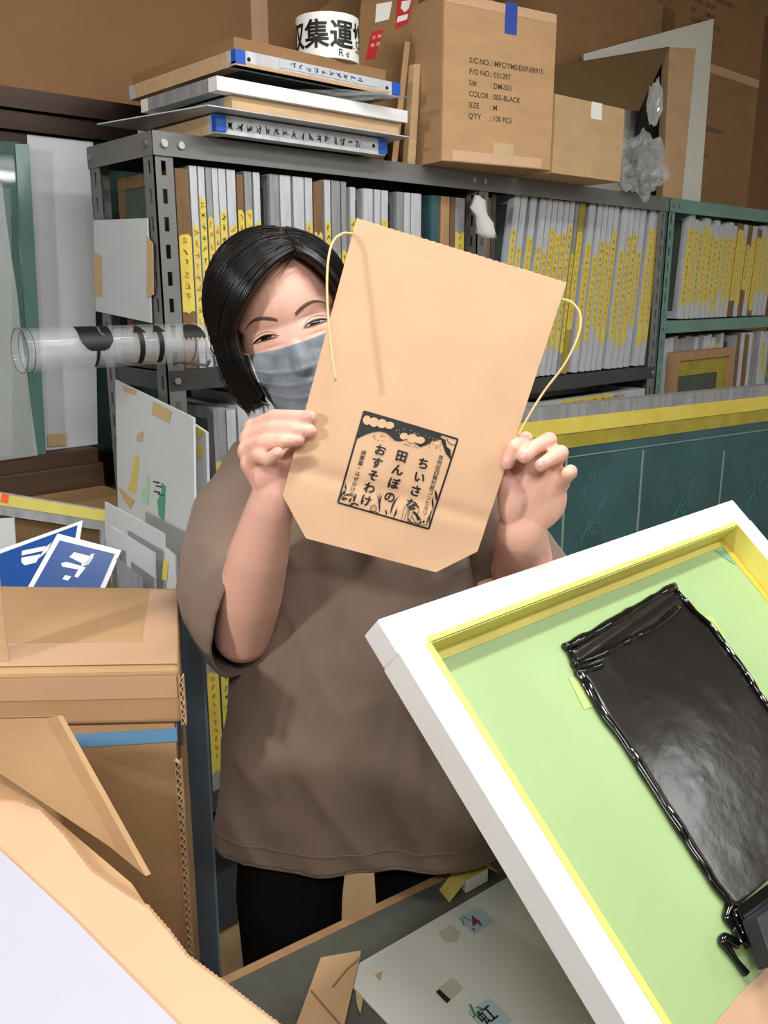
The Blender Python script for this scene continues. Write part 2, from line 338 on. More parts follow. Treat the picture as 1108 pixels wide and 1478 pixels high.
def screen_frame(x, z0, t, h, dd, kind, rnd, label, group, lean=0, tape=None, y=YF+.012, ink=None, tape2=False):
    z0 += .001+t*math.sin(lean)
    r = thing('silkscreen', (x, y, z0), label, 'screen frame', group); r.rotation_euler = (0, lean, 0)
    a = .024; mb = MB().box(0, t, 0, a, 0, h).box(0, t, dd-a, dd, 0, h).box(0, t, a, dd-a, 0, a).box(0, t, a, dd-a, h-a, h)
    mb.build('frame_rails', BODY[kind], r, local=True)
    MB().box(t*.1, t*.16, a*.5, dd-a*.5, a*.5, h-a*.5).build('mesh_fabric', 'mesh_dark', r, local=True)
    if tape is None: tape = (rnd.uniform(.02, .3), rnd.uniform(.62, .85))
    if tape:
        zb, zt = tape[0]*h, tape[1]*h; n = 4; w0, w1 = t*.02, t*.98; tm = rnd.choice(['tape_yellow', 'tape_yellow', 'tape_yellow2'])
        top = [(w1-(w1-w0)*k/n, -.0008, zt-rnd.uniform(0, .012)) for k in range(n+1)]; bot = [(w0+(w1-w0)*k/n, -.0008, zb+rnd.uniform(0, .01)) for k in range(n+1)]
        tp = MB().prism(bot+top, (0, .0006, 0)).build('tape_label', tm, r, local=True)
        n = max(2, min(14, int((zt-zb-.02)/.0215)))
        lw = ('slim ' if t < .019 else 'thick ' if t > .03 else '')
        ink = ink or ('ink_red' if rnd.random() < .72 else 'ink_grey')
        r['label'] = lw+r['label'].replace('with taped label', '@').replace('with yellow label', '@').replace('@', f"with {'long' if tape[1]-tape[0] > .58 else 'short' if tape[1]-tape[0] < .42 else 'medium'} {'pale ' if tm == 'tape_yellow2' else ''}yellow label in {'red' if ink == 'ink_red' else 'grey'}")
        gm = glyph_mesh(n, rnd.randint(0, 3)); g = bpy.data.objects.new('handwriting', gm.copy() if not gm.materials else gm)
        key = (id(gm), ink)
        if key not in GL: c = gm.copy(); c.materials.append(M[ink]); GL[key] = c
        g.data = GL[key]; s = min(1.0, t*.8/.014); g.location = (t*.5-.007*s, -.0012, zt-.026); g.scale = (s, 1, 1); g.parent = tp; COL.objects.link(g)
        if tape2 and zt < .8*h: MB().box(w0, w1, -.0007, -.0001, zt+.005, min(h, zt+.05)).build('tape_label', 'label_white', r, local=True)
    return r
rnd = random.Random(3)
def xon(px, py, y=YF+.012): return onax(px, py, 1, y).x
KL = {'alu': 'aluminium', 'dull': 'dull', 'wood': 'brown-wood', 'pale': 'wooden', 'green': 'green', 'olive': 'olive'}
B1 = '254 274 wood,275 286 alu,287 297 alu,298 306 dull,307 315 alu,316 327 alu,328 341 alu,342 352 wood,353 364 dull,366 376 alu,389 403 dull,404 420 alu,423 439 alu,440 451 alu,452 465 wood,468 477 alu,478 491 dull,492 500 dull,505 513 alu,524 538 alu,540 549 alu,550 560 alu,572 582 dull,583 592 alu,593 608 alu,622 634 green,636 649 pale,650 656 wood,657 671 dull'
for k, s in enumerate(B1.split(',')):
    a, b, kd = s.split(); a, b = float(a), float(b); xa, xb = xon(a, 290), xon(b, 290)
    h = .385 if kd != 'wood' else .378
    if a > 500: h = .375
    tp = (rnd.uniform(.02, .18), rnd.uniform(.7, .88))
    if kd == 'wood' and k == 0: tp = (.28, .70)
    if 390 < a < 500 or a > 560: tp = (.1, rnd.uniform(.6, .8))
    if a == 622: tp = (.05, .5)
    screen_frame(xa+.001, S1Z, max(.012, xb-xa-.002), h, .24, kd, rnd, f'{KL[kd]} screen frame with taped label, in row above woman\'s head', 'screen frames in the upper bay behind the woman', tape=tp)
B2 = '744 753,754 763,768 777,782 791,792 799,800 807,808 816,817 824,825 832,833 838 dull,839 847 olive,853 862,865 872,873 880,881 888,889 896,901 910,911 918,919 926,927 935,941 949,950 957'
for k, s in enumerate(B2.split(',')):
    q = s.split(); a, b = float(q[0]), float(q[1]); kd = q[2] if len(q) > 2 and q[2] in KL else 'alu'
    u = (a-744)/254; lean = math.radians(7.5-3.5*u); h = .488+.006*rnd.random()-(.03 if 's' in q else 0)
    z1 = S2Z+h*math.cos(lean); yy = 262+33*u
    xa, xb = xon(a, yy)-h*math.sin(lean), xon(b, yy)-h*math.sin(lean)
    screen_frame(xa, S2Z+.003, max(.012, (xb-xa)-.0015), h, .24, kd, rnd, f'{KL[kd]} screen frame with yellow label, leaning under printed carton', 'screen frames leaning in the upper bay under the cartons', lean=lean,
                 tape=(.2-.02*k/25+rnd.uniform(-.08, .08), rnd.uniform(.7, .9)), tape2=False, ink='ink_red')
px = 991.0; k = 0
while px < 1119:
    wd = rnd.uniform(5, 8)+(3 if px < 1000 else 0); kd = 'alu' if rnd.random() < .8 else 'wood'
    h = .325+rnd.uniform(-.012, .012)+(.02 if px < 1000 else 0); xa, xb = xon(px, 320), xon(px+wd, 320)
    screen_frame(xa-.008, S3Z+.003, xb-xa-.002, h, .24, kd, rnd, f'{KL[kd]} screen frame with yellow label, standing on the green shelf', 'screen frames on the green shelf', lean=math.radians(4), tape=(rnd.uniform(.05, .3), rnd.uniform(.8, .95)))
    px += wd+.6; k += 1
# olive and brown pieces beside the middle post
for a, b, m, h, lab in ((698, 706, 'tape_olive', .49, 'olive taped board standing beside the middle shelf post'), (707, 712, 'wood_brown', .48, 'dark brown board standing next to the olive taped board'), (713, 719, 'steel_dark', .49, 'dark grey board standing before the aluminium frames')):
    tag(MB().box(xon(a, 300), xon(b, 300), YF+.02, YF+.24, S2Z+.001, S2Z+h).build('upright_board', m), lab, 'board')
# lower bay behind the woman, and lower shelves
def row(x0, x1, z0, h0, kinds, label, group, seed, y=YF+.012, inks=None, gap=.3, tmin=.02, tmax=.034):
    r = random.Random(seed); x = x0
    while x < x1:
        t = r.uniform(tmin, tmax); kd = r.choice(kinds)
        screen_frame(x, z0, t, h0*r.uniform(.93, 1), .24, kd, r, label.replace('#', KL[kd]), group, y=y, tape=(r.uniform(.1, .3), r.uniform(.5, .9)) if r.random() > gap else False)
        x += t+r.uniform(.001, .006)
row(.95, 1.25, .842, .455, ['alu', 'alu', 'dull'], '# screen frame in the shelf bay below the film roll', 'screen frames in the middle bay behind the woman', 5)
row(.9, 1.5, .402, .40, ['dull', 'dull', 'wood'], '# screen frame in the low shelf bay beside the strapped carton', 'screen frames in the low bay', 6, gap=.1)
# frame lying flat and frame ends under the middle shelf, bay two
zt = 1.12
for k, (a, b) in enumerate(((755, 800), (801, 838), (839, 870), (871, 905), (906, 924))):
    xa, xb = xon(a, 590), xon(b, 590)
    tag(bevel(MB().box(xa, xb-.004, YF+.0, YF+.25, zt+.001, zt+.048-.006*(k % 2)).build('flat_frame', ['alu_dull', 'wood_brown', 'alu_dull', 'dark_wood', 'alu_dull'][k])), 'dusty screen frame bar lying in the row under the lettered flat frame', 'screen frame', 'flat frame ends')
r = thing('silkscreen', (xon(762, 577), YF-.01, zt+.052), 'aluminium frame with yellow label lying flat below the leaning frames', 'screen frame')
xa, xb = xon(762, 577), xon(922, 560)
MB().box(xa, xb, YF-.01, YF+.015, zt+.052, zt+.078).box(xa, xb, YF+.2, YF+.225, zt+.052, zt+.078).box(xa, xa+.025, YF+.015, YF+.2, zt+.052, zt+.078).box(xb-.025, xb, YF+.015, YF+.2, zt+.052, zt+.078).build('frame_rails', 'alu', r)
xa2, xb2 = xon(803, 570), xon(875, 562); tp = MB().box(xa2, xb2, YF-.0112, YF-.0104, zt+.053, zt+.077).build('tape_label', 'tape_yellow', r)
g = glyphs(9, .014, .014, random.Random(4)); g.v = [Vector((xa2+.03-v.z*2.2, YF-.0118, zt+.058+v.x)) for v in g.v]; g.build('handwriting', 'ink_red', tp)
# green shelf, lower bay
bx = thing('silkscreen', onax(985, 565, 1, YF), 'brown wooden screen frame with yellow tape in the green shelf', 'screen frame')
bx.location.z = 1.122
x0, x1 = xon(968, 540), xon(1052, 540); z1 = onax(1000, 507, 1, YF).z
MB().box(x0, x1, YF, YF+.03, 1.122, 1.150).box(x0, x1, YF, YF+.03, z1-.03, z1).box(x1-.03, x1, YF, YF+.03, 1.15, z1-.03).box(x0, x0+.03, YF, YF+.03, 1.15, z1-.03).build('frame_rails', 'wood', bx)
MB().box(x0+.028, x1-.028, YF+.012, YF+.015, 1.148, z1-.028).build('mesh_fabric', 'mesh_dark', bx)
MB().box(x0+.03, x1-.03, YF+.009, YF+.0115, z1-.085, z1-.032).box(x1-.10, x1-.03, YF+.009, YF+.0115, 1.15, z1-.085).build('tape', 'tape_olive', bx)
row(x1+.01, x1+.33, 1.122, .235, ['alu', 'green', 'dull', 'wood'], '# screen frame behind the brown taped frame on the green shelf', 'frames in the lower green bay', 9, gap=.5)
row(x0-.02, x1-.05, 1.122, .236, ['dull', 'alu'], '# screen frame standing deep behind the brown taped frame', 'frames in the lower green bay', 10, y=YF+.034, gap=.7)
# white cloth pouch hanging on the middle post
c = at(697, 285, 2.16); mb = MB()
rs = []
for t, (px, py, rr) in enumerate(((688, 282, .006), (690, 290, .016), (688, 300, .02), (694, 310, .014), (700, 322, .02), (703, 336, .024), (707, 344, .016))):
    p = at(px, py, 2.13); rs.append([p+RGT*(math.cos(a)*rr*(1+.25*math.sin(3*a+t)))+FH*(math.sin(a)*rr*.6) for a in [2*math.pi*i/14 for i in range(14)]])
o = mb.loft(rs).build('cloth_pouch', 'cloth_white', smooth=True); tag(o, 'crumpled white cloth hung on the middle shelf post', 'cloth')

# ================================================================ things on top of the shelf
ZT = 1.8005
def flat_frame(name, cpx, cpy, y, rpx, lpx, z0, z1, mf, ms, label, plugs=False, band=None):
    """rectangular frame lying flat, near corner at pixel cpx on plane y; runs right to rpx and back to lpx"""
    x0 = onax(cpx, cpy, 1, y).x; x1 = onax(rpx, cpy+(rpx-cpx)*.2, 1, y).x; y1 = min(WY-.02, onax(lpx, cpy+60, 0, x0).y)
    t = thing(name, ((x0+x1)/2, (y+y1)/2, z0), label, 'screen frame'); a = .03
    MB().box(x0, x1, y, y+a, z0, z1).build('rail', mf, t); MB().box(x0, x1, y1-a, y1, z0, z1).build('rail', mf, t)
    MB().box(x0, x0+a, y+a, y1-a, z0, z1).build('rail', ms, t); MB().box(x1-a, x1, y+a, y1-a, z0, z1).build('rail', ms, t)
    MB().box(x0+a, x1-a, y+a, y1-a, z0+.003, z0+.005).build('mesh_fabric', 'mesh_dark', t)
    if plugs:
        for xx in (x0, x1-.018): MB().box(xx-.002, xx+.02, y-.004, y+.012, z0+.003, z1-.001).build('corner_plug', 'plug_blue', t)
        for xx in (x0+.03, x1-.035): MB().tube([(xx, y+.0005, (z0+z1)/2), (xx, y-.0008, (z0+z1)/2)], .004, 8).build('screw_hole', 'dark', t)
    return t, x0, x1, y1
def zat(px, py, y): return onax(px, py, 1, y).z
ys = 1.5
t, a0, a1, _ = flat_frame('silkscreen', 312, 185, ys, 556, 215, ZT+.001, ZT+.034, 'alu', 'wood_pale', 'lowest flat frame on the shelf top with black handwriting', True)
g = glyphs(16, .017, .017, random.Random(12)); g.v = [Vector((a0+.04-v.z, ys-.0008, ZT+.008+v.x)) for v in g.v]; g.build('handwriting', 'ink_black', t)
# thin grey sheet
sh = [Vector((onax(300, 160, 1, 1.46).x, 1.46, ZT+.037)), Vector((onax(590, 190, 1, 1.46).x, 1.46, ZT+.037)), Vector((1.50, 1.8, ZT+.037)), onax(140, 180, 2, ZT+.037)]
tag(MB().prism(sh, (0, 0, .002)).build('thin_sheet', 'board_white'), 'thin grey sheet between the stacked flat frames', 'sheet')
t, b0, b1, _ = flat_frame('silkscreen', 335, 150, ys, 575, 200, ZT+.040, ZT+.071, 'wood_pale', 'alu_dull', 'dull flat frame taped in beige under the bright aluminium one')
t, b0, b1, _ = flat_frame('silkscreen', 313, 120, ys-.015, 588, 205, ZT+.072, ZT+.096, 'alu_white', 'alu_dull', 'bright aluminium flat frame in the middle of the stack')
# crumpled clear film between
def crumple(name, c, r, m, label, cat, n=24, amp=.35, sd=0, parent=None):
    mb = MB().sph((0, 0, 0), 1, n, n//2); vs = []
    for v in mb.v:
        q = v*1.0; k = 1+amp*(noise.noise(q*2.3+Vector((sd, 0, 0)))+.6*noise.noise(q*5+Vector((0, sd, 3))))
        vs.append(Vector(c)+RGT*(v.x*k*r[0])+FH*(v.y*k*r[1])+Vector((0, 0, v.z*k*r[2])))
    return mesh_obj(name, vs, mb.f, m, parent)
fx = onax(460, 140, 1, ys+.02)
tag(crumple('clear_film', (fx.x, ys+.07, ZT+.109), (.19, .04, .011), 'bubble', '', '', sd=4), 'crumpled clear film squeezed between flat frames', 'plastic film')
t, a0, a1, ay = flat_frame('silkscreen', 340, 95, ys, 575, 188, ZT+.124, ZT+.152, 'alu', 'wood_pale', 'top flat frame with blue corner plugs and a white label', True)
MB().box(a0-.002, a1-.03, ys-.003, ys+.02, ZT+.124, ZT+.131).build('wooden_batten', 'wood_pale', t)
lb = MB().box(a0+.10, a1-.06, ys-.0012, ys-.0004, ZT+.135, ZT+.15).build('label_strip', 'board_white', t)
g = glyphs(10, .012, .012, random.Random(15)); g.v = [Vector((a0+.14-v.z*1.3, ys-.002, ZT+.137+v.x)) for v in g.v]; g.build('handwriting', 'ink_blue', lb)
cbz = ZT+.153
tag(bevel(MB().box(a0+.004, a1-.03, ys+.008, ay-.01, cbz, cbz+.022).build('cardboard_tray', 'cardboard_dark')), 'shallow cardboard tray lying on the top flat frame', 'cardboard')
# wrapped clear film over the left end of the stack
p = [(190, 92, 1.78), (250, 100, 1.70), (215, 165, 1.72), (190, 150, 1.76)]
# white sticker roll with black lettering
c = at(473, 88, 1.83); rz0 = cbz+.0225; R = .066; t = thing('sticker_roll', (c.x, c.y, rz0), 'white sticker roll with bold black characters on the frame stack', 'sticker roll')
h = .085; n = 48
out = lambda R_, z: [Vector((c.x+R_*math.cos(2*math.pi*i/n), c.y+R_*math.sin(2*math.pi*i/n), z)) for i in range(n)]
MB().loft([out(R, rz0), out(R, rz0+h), out(R-.006, rz0+h), out(R-.006, rz0), out(R, rz0)], False).build('ribbon', 'label_white', t, smooth=False)
cen = Vector((c.x, c.y, 0)); tocam = (CAM-cen); a00 = math.atan2(tocam.y, tocam.x)
def wrap(v):                                     # v.x = arc length to the right, v.z = height
    a = a00+v.x/(R+.0010); return Vector((c.x+(R+.0010)*math.cos(a), c.y+(R+.0010)*math.sin(a), v.z))
tm = text_mesh('収集運搬', .02); k = .056
bmv, bmf = subdiv([(v.x*k, 0, v.y*k) for v in tm.v], tm.f, .004)
xm = max(v[0] for v in bmv)/2
mesh_obj('lettering', [wrap(Vector((v[0]-xm+.004, 0, v[2]+rz0+.024))) for v in bmv], bmf, 'black_ink', t)
tm = text_mesh('R e'); mesh_obj('lettering', [wrap(Vector((v.x*.02+.022, 0, v.y*.02+rz0+.004))) for v in tm.v], tm.f, 'black_ink', t)

# ---------------------------------------------------------------- cartons
def carton(name, bl, br, h, dep, m, label, z=None, cat='box', seams=True, group=None, lean=0):
    z = ZT if z is None else z
    a, b = onax(*bl, 2, z), onax(*br, 2, z); ex = (b-a); wd = ex.length; ex.normalize(); ey = Vector((-ex.y, ex.x, 0))
    if ey.dot(FH) < 0: ey = -ey
    t = thing(name, (a+b)/2+ey*dep/2, label, cat, group); Z = Vector((0, 0, 1)); g = .0012
    MB().ob(a+ey*.003, ex*wd, ey*(dep-.003), Z*h).build('body', m, t)
    MB().ob(a+Z*.001+ex*.001, ex*(wd-.002), ey*.003, Z*(h-.002)).build('front_panel', m, t)
    return t, a, ex, ey, wd
def ctext(t, a, ex, ey, lines, x0, z0, lh, size, m, cx=None, sl=0):
    for k, (l, r) in enumerate(lines):
        o = a-ey*.0006+ex*x0+Vector((0, 0, z0-k*lh))
        text_on('lettering', l, o, ex, Vector((0, 0, 1)), size, m, t, bold=.012)
        if r: text_on('lettering', ': '+r, o+ex*cx, ex, Vector((0, 0, 1)), size, m, t, bold=.012)
LN = [('S/C NO.', 'MPC/TMS/EXP-00915'), ('P/O NO.', '021297'), ('S/#', 'DM-501'), ('COLOR', '005-BLACK'), ('SIZE', 'M'), ("Q'TY", '100 PCS')]
t, a, ex, ey, wd = carton('carton', (637, 232), (794, 246), .345, .13, 'cardboard', 'brown carton printed with size and quantity lines and blue tape')
ctext(t, a, ex, ey, LN, wd*.22, .212, .0232, .0165, 'ink_brown', .062)
MB().ob(a-ey*.0012+ex*(wd*.52)+Vector((0, 0, .285)), ex*.035, ey*.0008, Vector((0, 0, .065))).build('blue_tape', 'tape_blue', t)
MB().ob(a-ey*.0008+ex*.03+Vector((0, 0, .003)), ex*(wd-.06), ey*.0006, Vector((0, 0, .022))).build('packing_tape', 'kraft_tape', t)
MB().ob(a-ey*.001+ex*(wd*.45)+Vector((0, 0, .02)), ex*.06, ey*.0006, Vector((0, 0, .03))).build('packing_tape', 'tape_beige', t)
MB().ob(a-ey*.0008+ex*.004+Vector((0, 0, .325)), ex*(wd-.008), ey*.0006, Vector((0, 0, .02))).build('packing_tape', 'kraft_tape', t)
t, a, ex, ey, wd = carton('carton', (796, 250), (895, 263), .185, .22, 'cardboard_light', 'small plain carton with a clear tape tab beside the printed one')
MB().ob(a-ey*.0008+ex*(wd*.5)+Vector((0, 0, .145)), ex*.045, ey*.0006, Vector((0, 0, .04))).build('clear_tape', 'label_white', t)
MB().ob(a-ey*.0008+ex*(wd*.45)+Vector((0, 0, .002)), ex*.04, ey*.0006, Vector((0, 0, .03))).build('packing_tape', 'tape_beige', t)
# stacked big cartons at the far right
p0 = onax(1036, 262, 2, ZT); cz = ZT
for k, (h, lab) in enumerate(((.50, 'large carton with faint printed lines behind the white foam board'), (.36, 'large carton stacked on the other one near the ceiling'))):
    e1 = Vector((1, .0, 0)); e2 = Vector((-.02, 1, 0)).normalized(); q = Vector((2.955, 1.725, cz+.001)); wd, dp = .6, .27
    t = thing('carton', q+e1*wd/2+e2*dp/2, lab, 'box'); Z = Vector((0, 0, 1))
    MB().ob(q, e1*wd, e2*dp, Z*h).build('body', 'cardboard_dark', t)
    ctext(t, q, e1, e2, LN, .05, h*.55, .030, .022, 'ink_brown', .09)
    MB().ob(q-e2*.0008+e1*.0+Z*(h-.03), e1*wd, e2*.0006, Z*.029).build('packing_tape', 'kraft_tape', t)
    cz += h+.001
# carton behind, high on the left of it
q = Vector((2.2, 1.72, ZT+.0)); t = thing('carton', q+Vector((.3, .13, 0)), 'tall brown carton standing behind the black-lined open carton', 'box')
MB().ob(q, (.62, 0, 0), (0, .27, 0), (0, 0, .62)).build('body', 'cardboard_dark', t)
# white foam board leaning
A = onax(1010, 272, 2, ZT); A = Vector((2.90, 1.585, ZT))
pts = [onax(842, 255, 1, 1.66), onax(1012, 272, 1, 1.66), onax(1030, 27, 1, 1.69), onax(842, 78, 1, 1.69)]
pts[0].z = ZT+.003; pts[1].z = ZT+.003
tag(MB().prism(pts, (0.022, .024, 0)).build('foam_board', 'foam_white'), 'white foam board leaning on the big cartons', 'foam board')
# open carton with dark lining: side panel, flap with its underside shade put into the colour, lining
t = thing('open_carton', onax(970, 270, 2, ZT), 'half open carton with a shade-coloured flap and black plastic lining', 'box')
yb = 1.59
def q4(pp, y): return [onax(a, b, 1, yy) for (a, b), yy in zip(pp, y)]
pts = q4([(957, 270), (985, 272), (1004, 70), (966, 68)], [yb, yb, yb, yb]); pts[0].z = pts[1].z = ZT+.002
MB().prism(pts, (.01, .03, 0)).build('side_panel', 'cardboard_light', t)
pts = q4([(922, 160), (966, 68), (792, 97), (790, 152)], [yb-.03, yb-.004, yb+.06, yb+.03]); MB().prism(pts, (.0, .006, .002)).build('flap', 'cardboard_brown_shade', t)
pts = q4([(905, 268), (960, 270), (968, 75), (935, 100)], [yb+.045]*4); pts[0].z = pts[1].z = ZT+.002
MB().prism(pts, (0, .006, 0)).build('lining', 'dark', t)
o = crumple('clear_film', at(945, 150, 2.60), (.022, .02, .06), 'film', '', '', sd=8, parent=t)
tag(crumple('bubble_wrap', at(926, 240, 2.57), (.066, .04, .078), 'bubble', '', '', n=36, amp=.5, sd=2), 'crumpled clear bubble wrap stuffed beside the small carton', 'bubble wrap')
# flattened cartons leaning with red stickers
t = thing('flattened_carton', onax(540, 205, 2, ZT), 'flattened carton leaning with red fragile stickers', 'cardboard')
a, n = planar([(500, 196, 2.02), (552, 212, 2.06), (618, -60, 2.20), (527, -60, 2.16)])
for v in a[:2]: v.z = ZT+.005
n = (a[1]-a[0]).cross(a[2]-a[0]).normalized(); a[3] = onpl(527, -60, a[0], n)
MB().prism(a, n*(.012 if n.dot(FWD) > 0 else -.012)).build('panel', 'cardboard_dark', t)
if n.dot(FWD) > 0: n = -n
def stk(pp, m, nm, off=.001, par=None):
    v = [onpl(x, y, a[0]+n*off, n) for x, y in pp]; return MB().prism(v, n*.0004).build(nm, m, par or t)
stk([(543, 6), (566, 2), (561, 28), (541, 33)], 'label_white', 'sticker')
s1 = stk([(574, -8), (597, -12), (588, 34), (570, 42)], 'label_red', 'sticker')
stk([(580, 2), (593, 0), (590, 12), (584, 18), (578, 12)], 'label_white', 'glass_symbol', .0016, s1)
stk([(574, 24), (589, 20), (587, 28), (572, 33)], 'label_white', 'glass_symbol', .0016, s1)
s2 = stk([(536, 46), (553, 42), (541, 84), (527, 86)], 'label_red', 'sticker')
e1 = (onpl(553, 42, a[0], n)-onpl(536, 46, a[0], n)).normalized(); e2 = (onpl(536, 46, a[0], n)-onpl(529, 84, a[0], n)).normalized()
for k, (s, px, py) in enumerate((('天地', 537, 53), ('無用', 545, 51))): text_on('lettering', s, onpl(px, py, a[0]+n*.002, n)-e2*.008, e1, e2, .0115, 'label_white', s2, vertical=True, lh=1.9)
t2 = thing('flattened_carton', onax(470, 100, 2, ZT), 'brown cardboard sheet standing behind the sticker roll', 'cardboard')
pts = [onax(450, 205, 1, 1.86), onax(540, 215, 1, 1.86), onax(540, -40, 1, 1.93), onax(449, 22, 1, 1.90)]; pts[0].z = pts[1].z = ZT+.001
MB().prism(pts, (0, .008, 0)).build('panel', 'cardboard_dark', t2)
pts = q4([(588, 229), (599, 230), (607, 92), (598, 92)], [1.553]*4); pts[0].z = pts[1].z = ZT+.001
tag(MB().prism(pts, (.002, .02, 0)).build('wooden_batten', 'wood_pale'), 'pale wooden batten standing between the cartons', 'batten')
pts = q4([(565, 226), (573, 226), (592, 60), (584, 60)], [1.56, 1.56, 1.58, 1.58]); pts[0].z = pts[1].z = ZT+.001
tag(MB().prism(pts, (.006, .012, 0)).build('cardboard_sheet', 'cardboard'), 'narrow cardboard sheet leaning beside the red-stickered one', 'cardboard')
q = Vector((1.93, 1.78, ZT+.001)); t = thing('carton', q, 'plain grey-brown carton standing behind the printed carton', 'box'); MB().ob(q-Vector((.1, -.02, 0)), (.24, 0, 0), (0, .18, 0), (0, 0, .52)).build('body', 'cardboard_grey', t)
# tape strip on the brown wall
xw = onax(362, 30, 1, WY).x; xw2 = onax(386, 30, 1, WY).x
tag(MB().box(xw, xw2, WY-.002, WY-.0005, 1.95, 2.55).build('wall_tape', 'kraft_tape'), 'pale strip of packing tape down the brown wall', 'tape')
# ================================================================ left of the shelf
# clear film roll with black handling marks, carried by a hook on the corner post
ry = 1.462; RR = .036; p = onax(28, 503, 1, ry); q = onax(345, 494, 1, ry); zc = (p.z+q.z)/2; xa, xb = p.x, q.x
t = thing('film_roll', ((xa+xb)/2, ry, zc-RR), 'clear plastic film roll with black handling symbols hung before the shelf post', 'film roll')
def ringx(x, r, n=40): return [Vector((x, ry+r*math.cos(2*math.pi*i/n), zc+r*math.sin(2*math.pi*i/n))) for i in range(n)]
MB().loft([ringx(xa+(xb-xa)*k/8, RR) for k in range(9)], False).build('outer_film', 'clear', t, smooth=True)
MB().loft([ringx(xa+.012+(xb-xa-.02)*k/8, RR-.006) for k in range(9)], False).build('inner_film', 'clear', t, smooth=True)
MB().loft([ringx(xa+.03+(xb-xa-.04)*k/8, RR-.014) for k in range(9)], False).build('inner_film', 'clear', t, smooth=True)
for x in (xa, xa+.012, xb-.05):
    pts = ringx(x, RR+.0006, 40); MB().tube(pts+[pts[0]], .0006, 4, False).build('film_edge', 'steel_dark', t)
aview = math.atan2(CAM.z-zc, -(ry-CAM.y))                       # angle of the side that faces the viewer
def rollmark(name, pxc, W, H, inside, nx=44, nz=50):
    xc = onax(pxc, 500, 1, ry-RR).x; mb = MB()
    for i in range(nx):
        for j in range(nz):
            u, w_ = (i+.5)/nx*2-1, (j+.5)/nz*2-1
            if not inside(u, w_): continue
            c = []
            for du, dw in ((0, 0), (1, 0), (1, 1), (0, 1)):
                x = xc+((i+du)/nx-.5)*W; a = math.pi+.0-((j+dw)/nz-.5)*H/RR*-1*-1
                a = math.pi-.18-((j+dw)/nz-.5)*H/RR
                c.append(Vector((x, ry+(RR+.0006)*math.cos(a), zc+(RR+.0006)*math.sin(a))))
            mb.add(c, [(0, 1, 2, 3)])
    return mb.build(name, 'black_ink', t)
def glass(u, v):
    if v > -.25: 
        crack = abs(u-.25-.35*math.sin(v*9)*.3+.5*(v-.9)) < .06 and v > .35
        return abs(u) < (.95 if v > .3 else .95*math.sqrt(max(0, 1-((.3-v)/.58)**2))) and not crack
    return abs(u) < .10
rollmark('glass_symbol', 142, .062, .088, glass)
arrow = lambda u, v: (v > .45 and abs(u) < (1-v)/.55) or (v <= .45 and abs(u) < .45)
rollmark('arrow_symbol', 206, .024, .085, arrow, 24, 50); rollmark('arrow_symbol', 234, .024, .085, arrow, 24, 50)
umb = lambda u, v: (v > .0 and u*u+(v/.9)**2 < 1 and not (v < .14*abs(math.sin(u*7.8)))) or (abs(u) < .06 and v < .1)
rollmark('umbrella_symbol', 283, .046, .088, umb)
hk = thing('roll_hook', (X1+.02, ry, zc-RR-.006), 'grey steel hook carrying the film roll on the corner post', 'hook')
MB().tube([(X1+.02, YF-.002, zc-RR-.005), (X1+.02, ry-.03, zc-RR-.005), (X1+.02, ry-.042, zc-RR+.006)], .0035, 6).build('hook_rod', 'steel', hk)

# pale board taped to the side of the shelf
t = thing('taped_board', (X1-.006, 1.7, 1.4), 'pale board taped to the side of the grey shelf', 'board')
xs = X1-.0055
pts = [onax(137, 318, 0, xs), onax(214, 315, 0, xs), onax(220, 466, 0, xs), onax(140, 449, 0, xs)]; MB().prism(pts, (-.003, 0, 0)).build('board', 'board_white', t)
for pp in ([(136, 362), (147, 370), (148, 428), (136, 428)], [(212, 340), (221, 352), (222, 425), (212, 430)]):
    MB().prism([onax(a, b, 0, xs-.0035) for a, b in pp], (-.001, 0, 0)).build('tape', 'tape_beige', t)
# sheets leaning on the window
zs = 1.165
tag(bevel(MB().box(-.25, .838, 1.86, WY-.001, 1.0, zs-.03).build('trim_1', 'dark_wood')), 'dark wooden window ledge', kind='structure')
tag(MB().box(-.25, .838, 1.885, WY-.001, zs-.03, zs).build('trim_2', 'dark_wood'), 'dark wooden strip on the window ledge', kind='structure')
pts = [onax(64, 645, 1, 1.93), onax(140, 630, 1, 1.93), onax(134, 205, 1, 2.0), onax(40, 205, 1, 2.0)]; pts[0].z = pts[1].z = zs+.001
pts[3].z = pts[2].z
t = thing('pale_sheet', (pts[0]+pts[1])/2, 'pale grey panel leaning on the window beside the glass sheet', 'panel'); MB().prism(pts, (0, .005, 0)).build('panel', 'board_white', t)
MB().prism([onax(a, b, 1, 1.928) for a, b in ((69, 627), (95, 625), (95, 643), (69, 645))], (0, .0015, 0)).build('tape', 'tape_beige', t)
pts = [onax(-70, 660, 1, 1.895), onax(58, 650, 1, 1.895), onax(30, 205, 1, 1.96), onax(-70, 200, 1, 1.96)]; pts[0].z = pts[1].z = zs+.001
t = thing('glass_sheet', (pts[0]+pts[1])/2, 'glass sheet wrapped in clear film leaning on the window', 'glass'); MB().prism(pts, (0, .004, 0)).build('sheet', 'pane', t)
pts2 = [onax(47, 651, 1, 1.890), onax(66, 650, 1, 1.890), onax(42, 208, 1, 1.955), onax(22, 208, 1, 1.955)]; pts2[0].z = pts2[1].z = zs+.001
MB().prism(pts2, (0, .012, 0)).build('green_edge', 'glass_edge', t)
rows = []
for j in range(15):
    rr = []
    for i in range(11):
        x = pts[0].x+(onax(40, 500, 1, 1.87).x-pts[0].x)*i/10; z = zs+.002+.56*j/14
        rr.append(Vector((x, 1.876+.045*j/14+.006*noise.noise(Vector((x*14, z*9, 0))), z)))
    rows.append(rr)
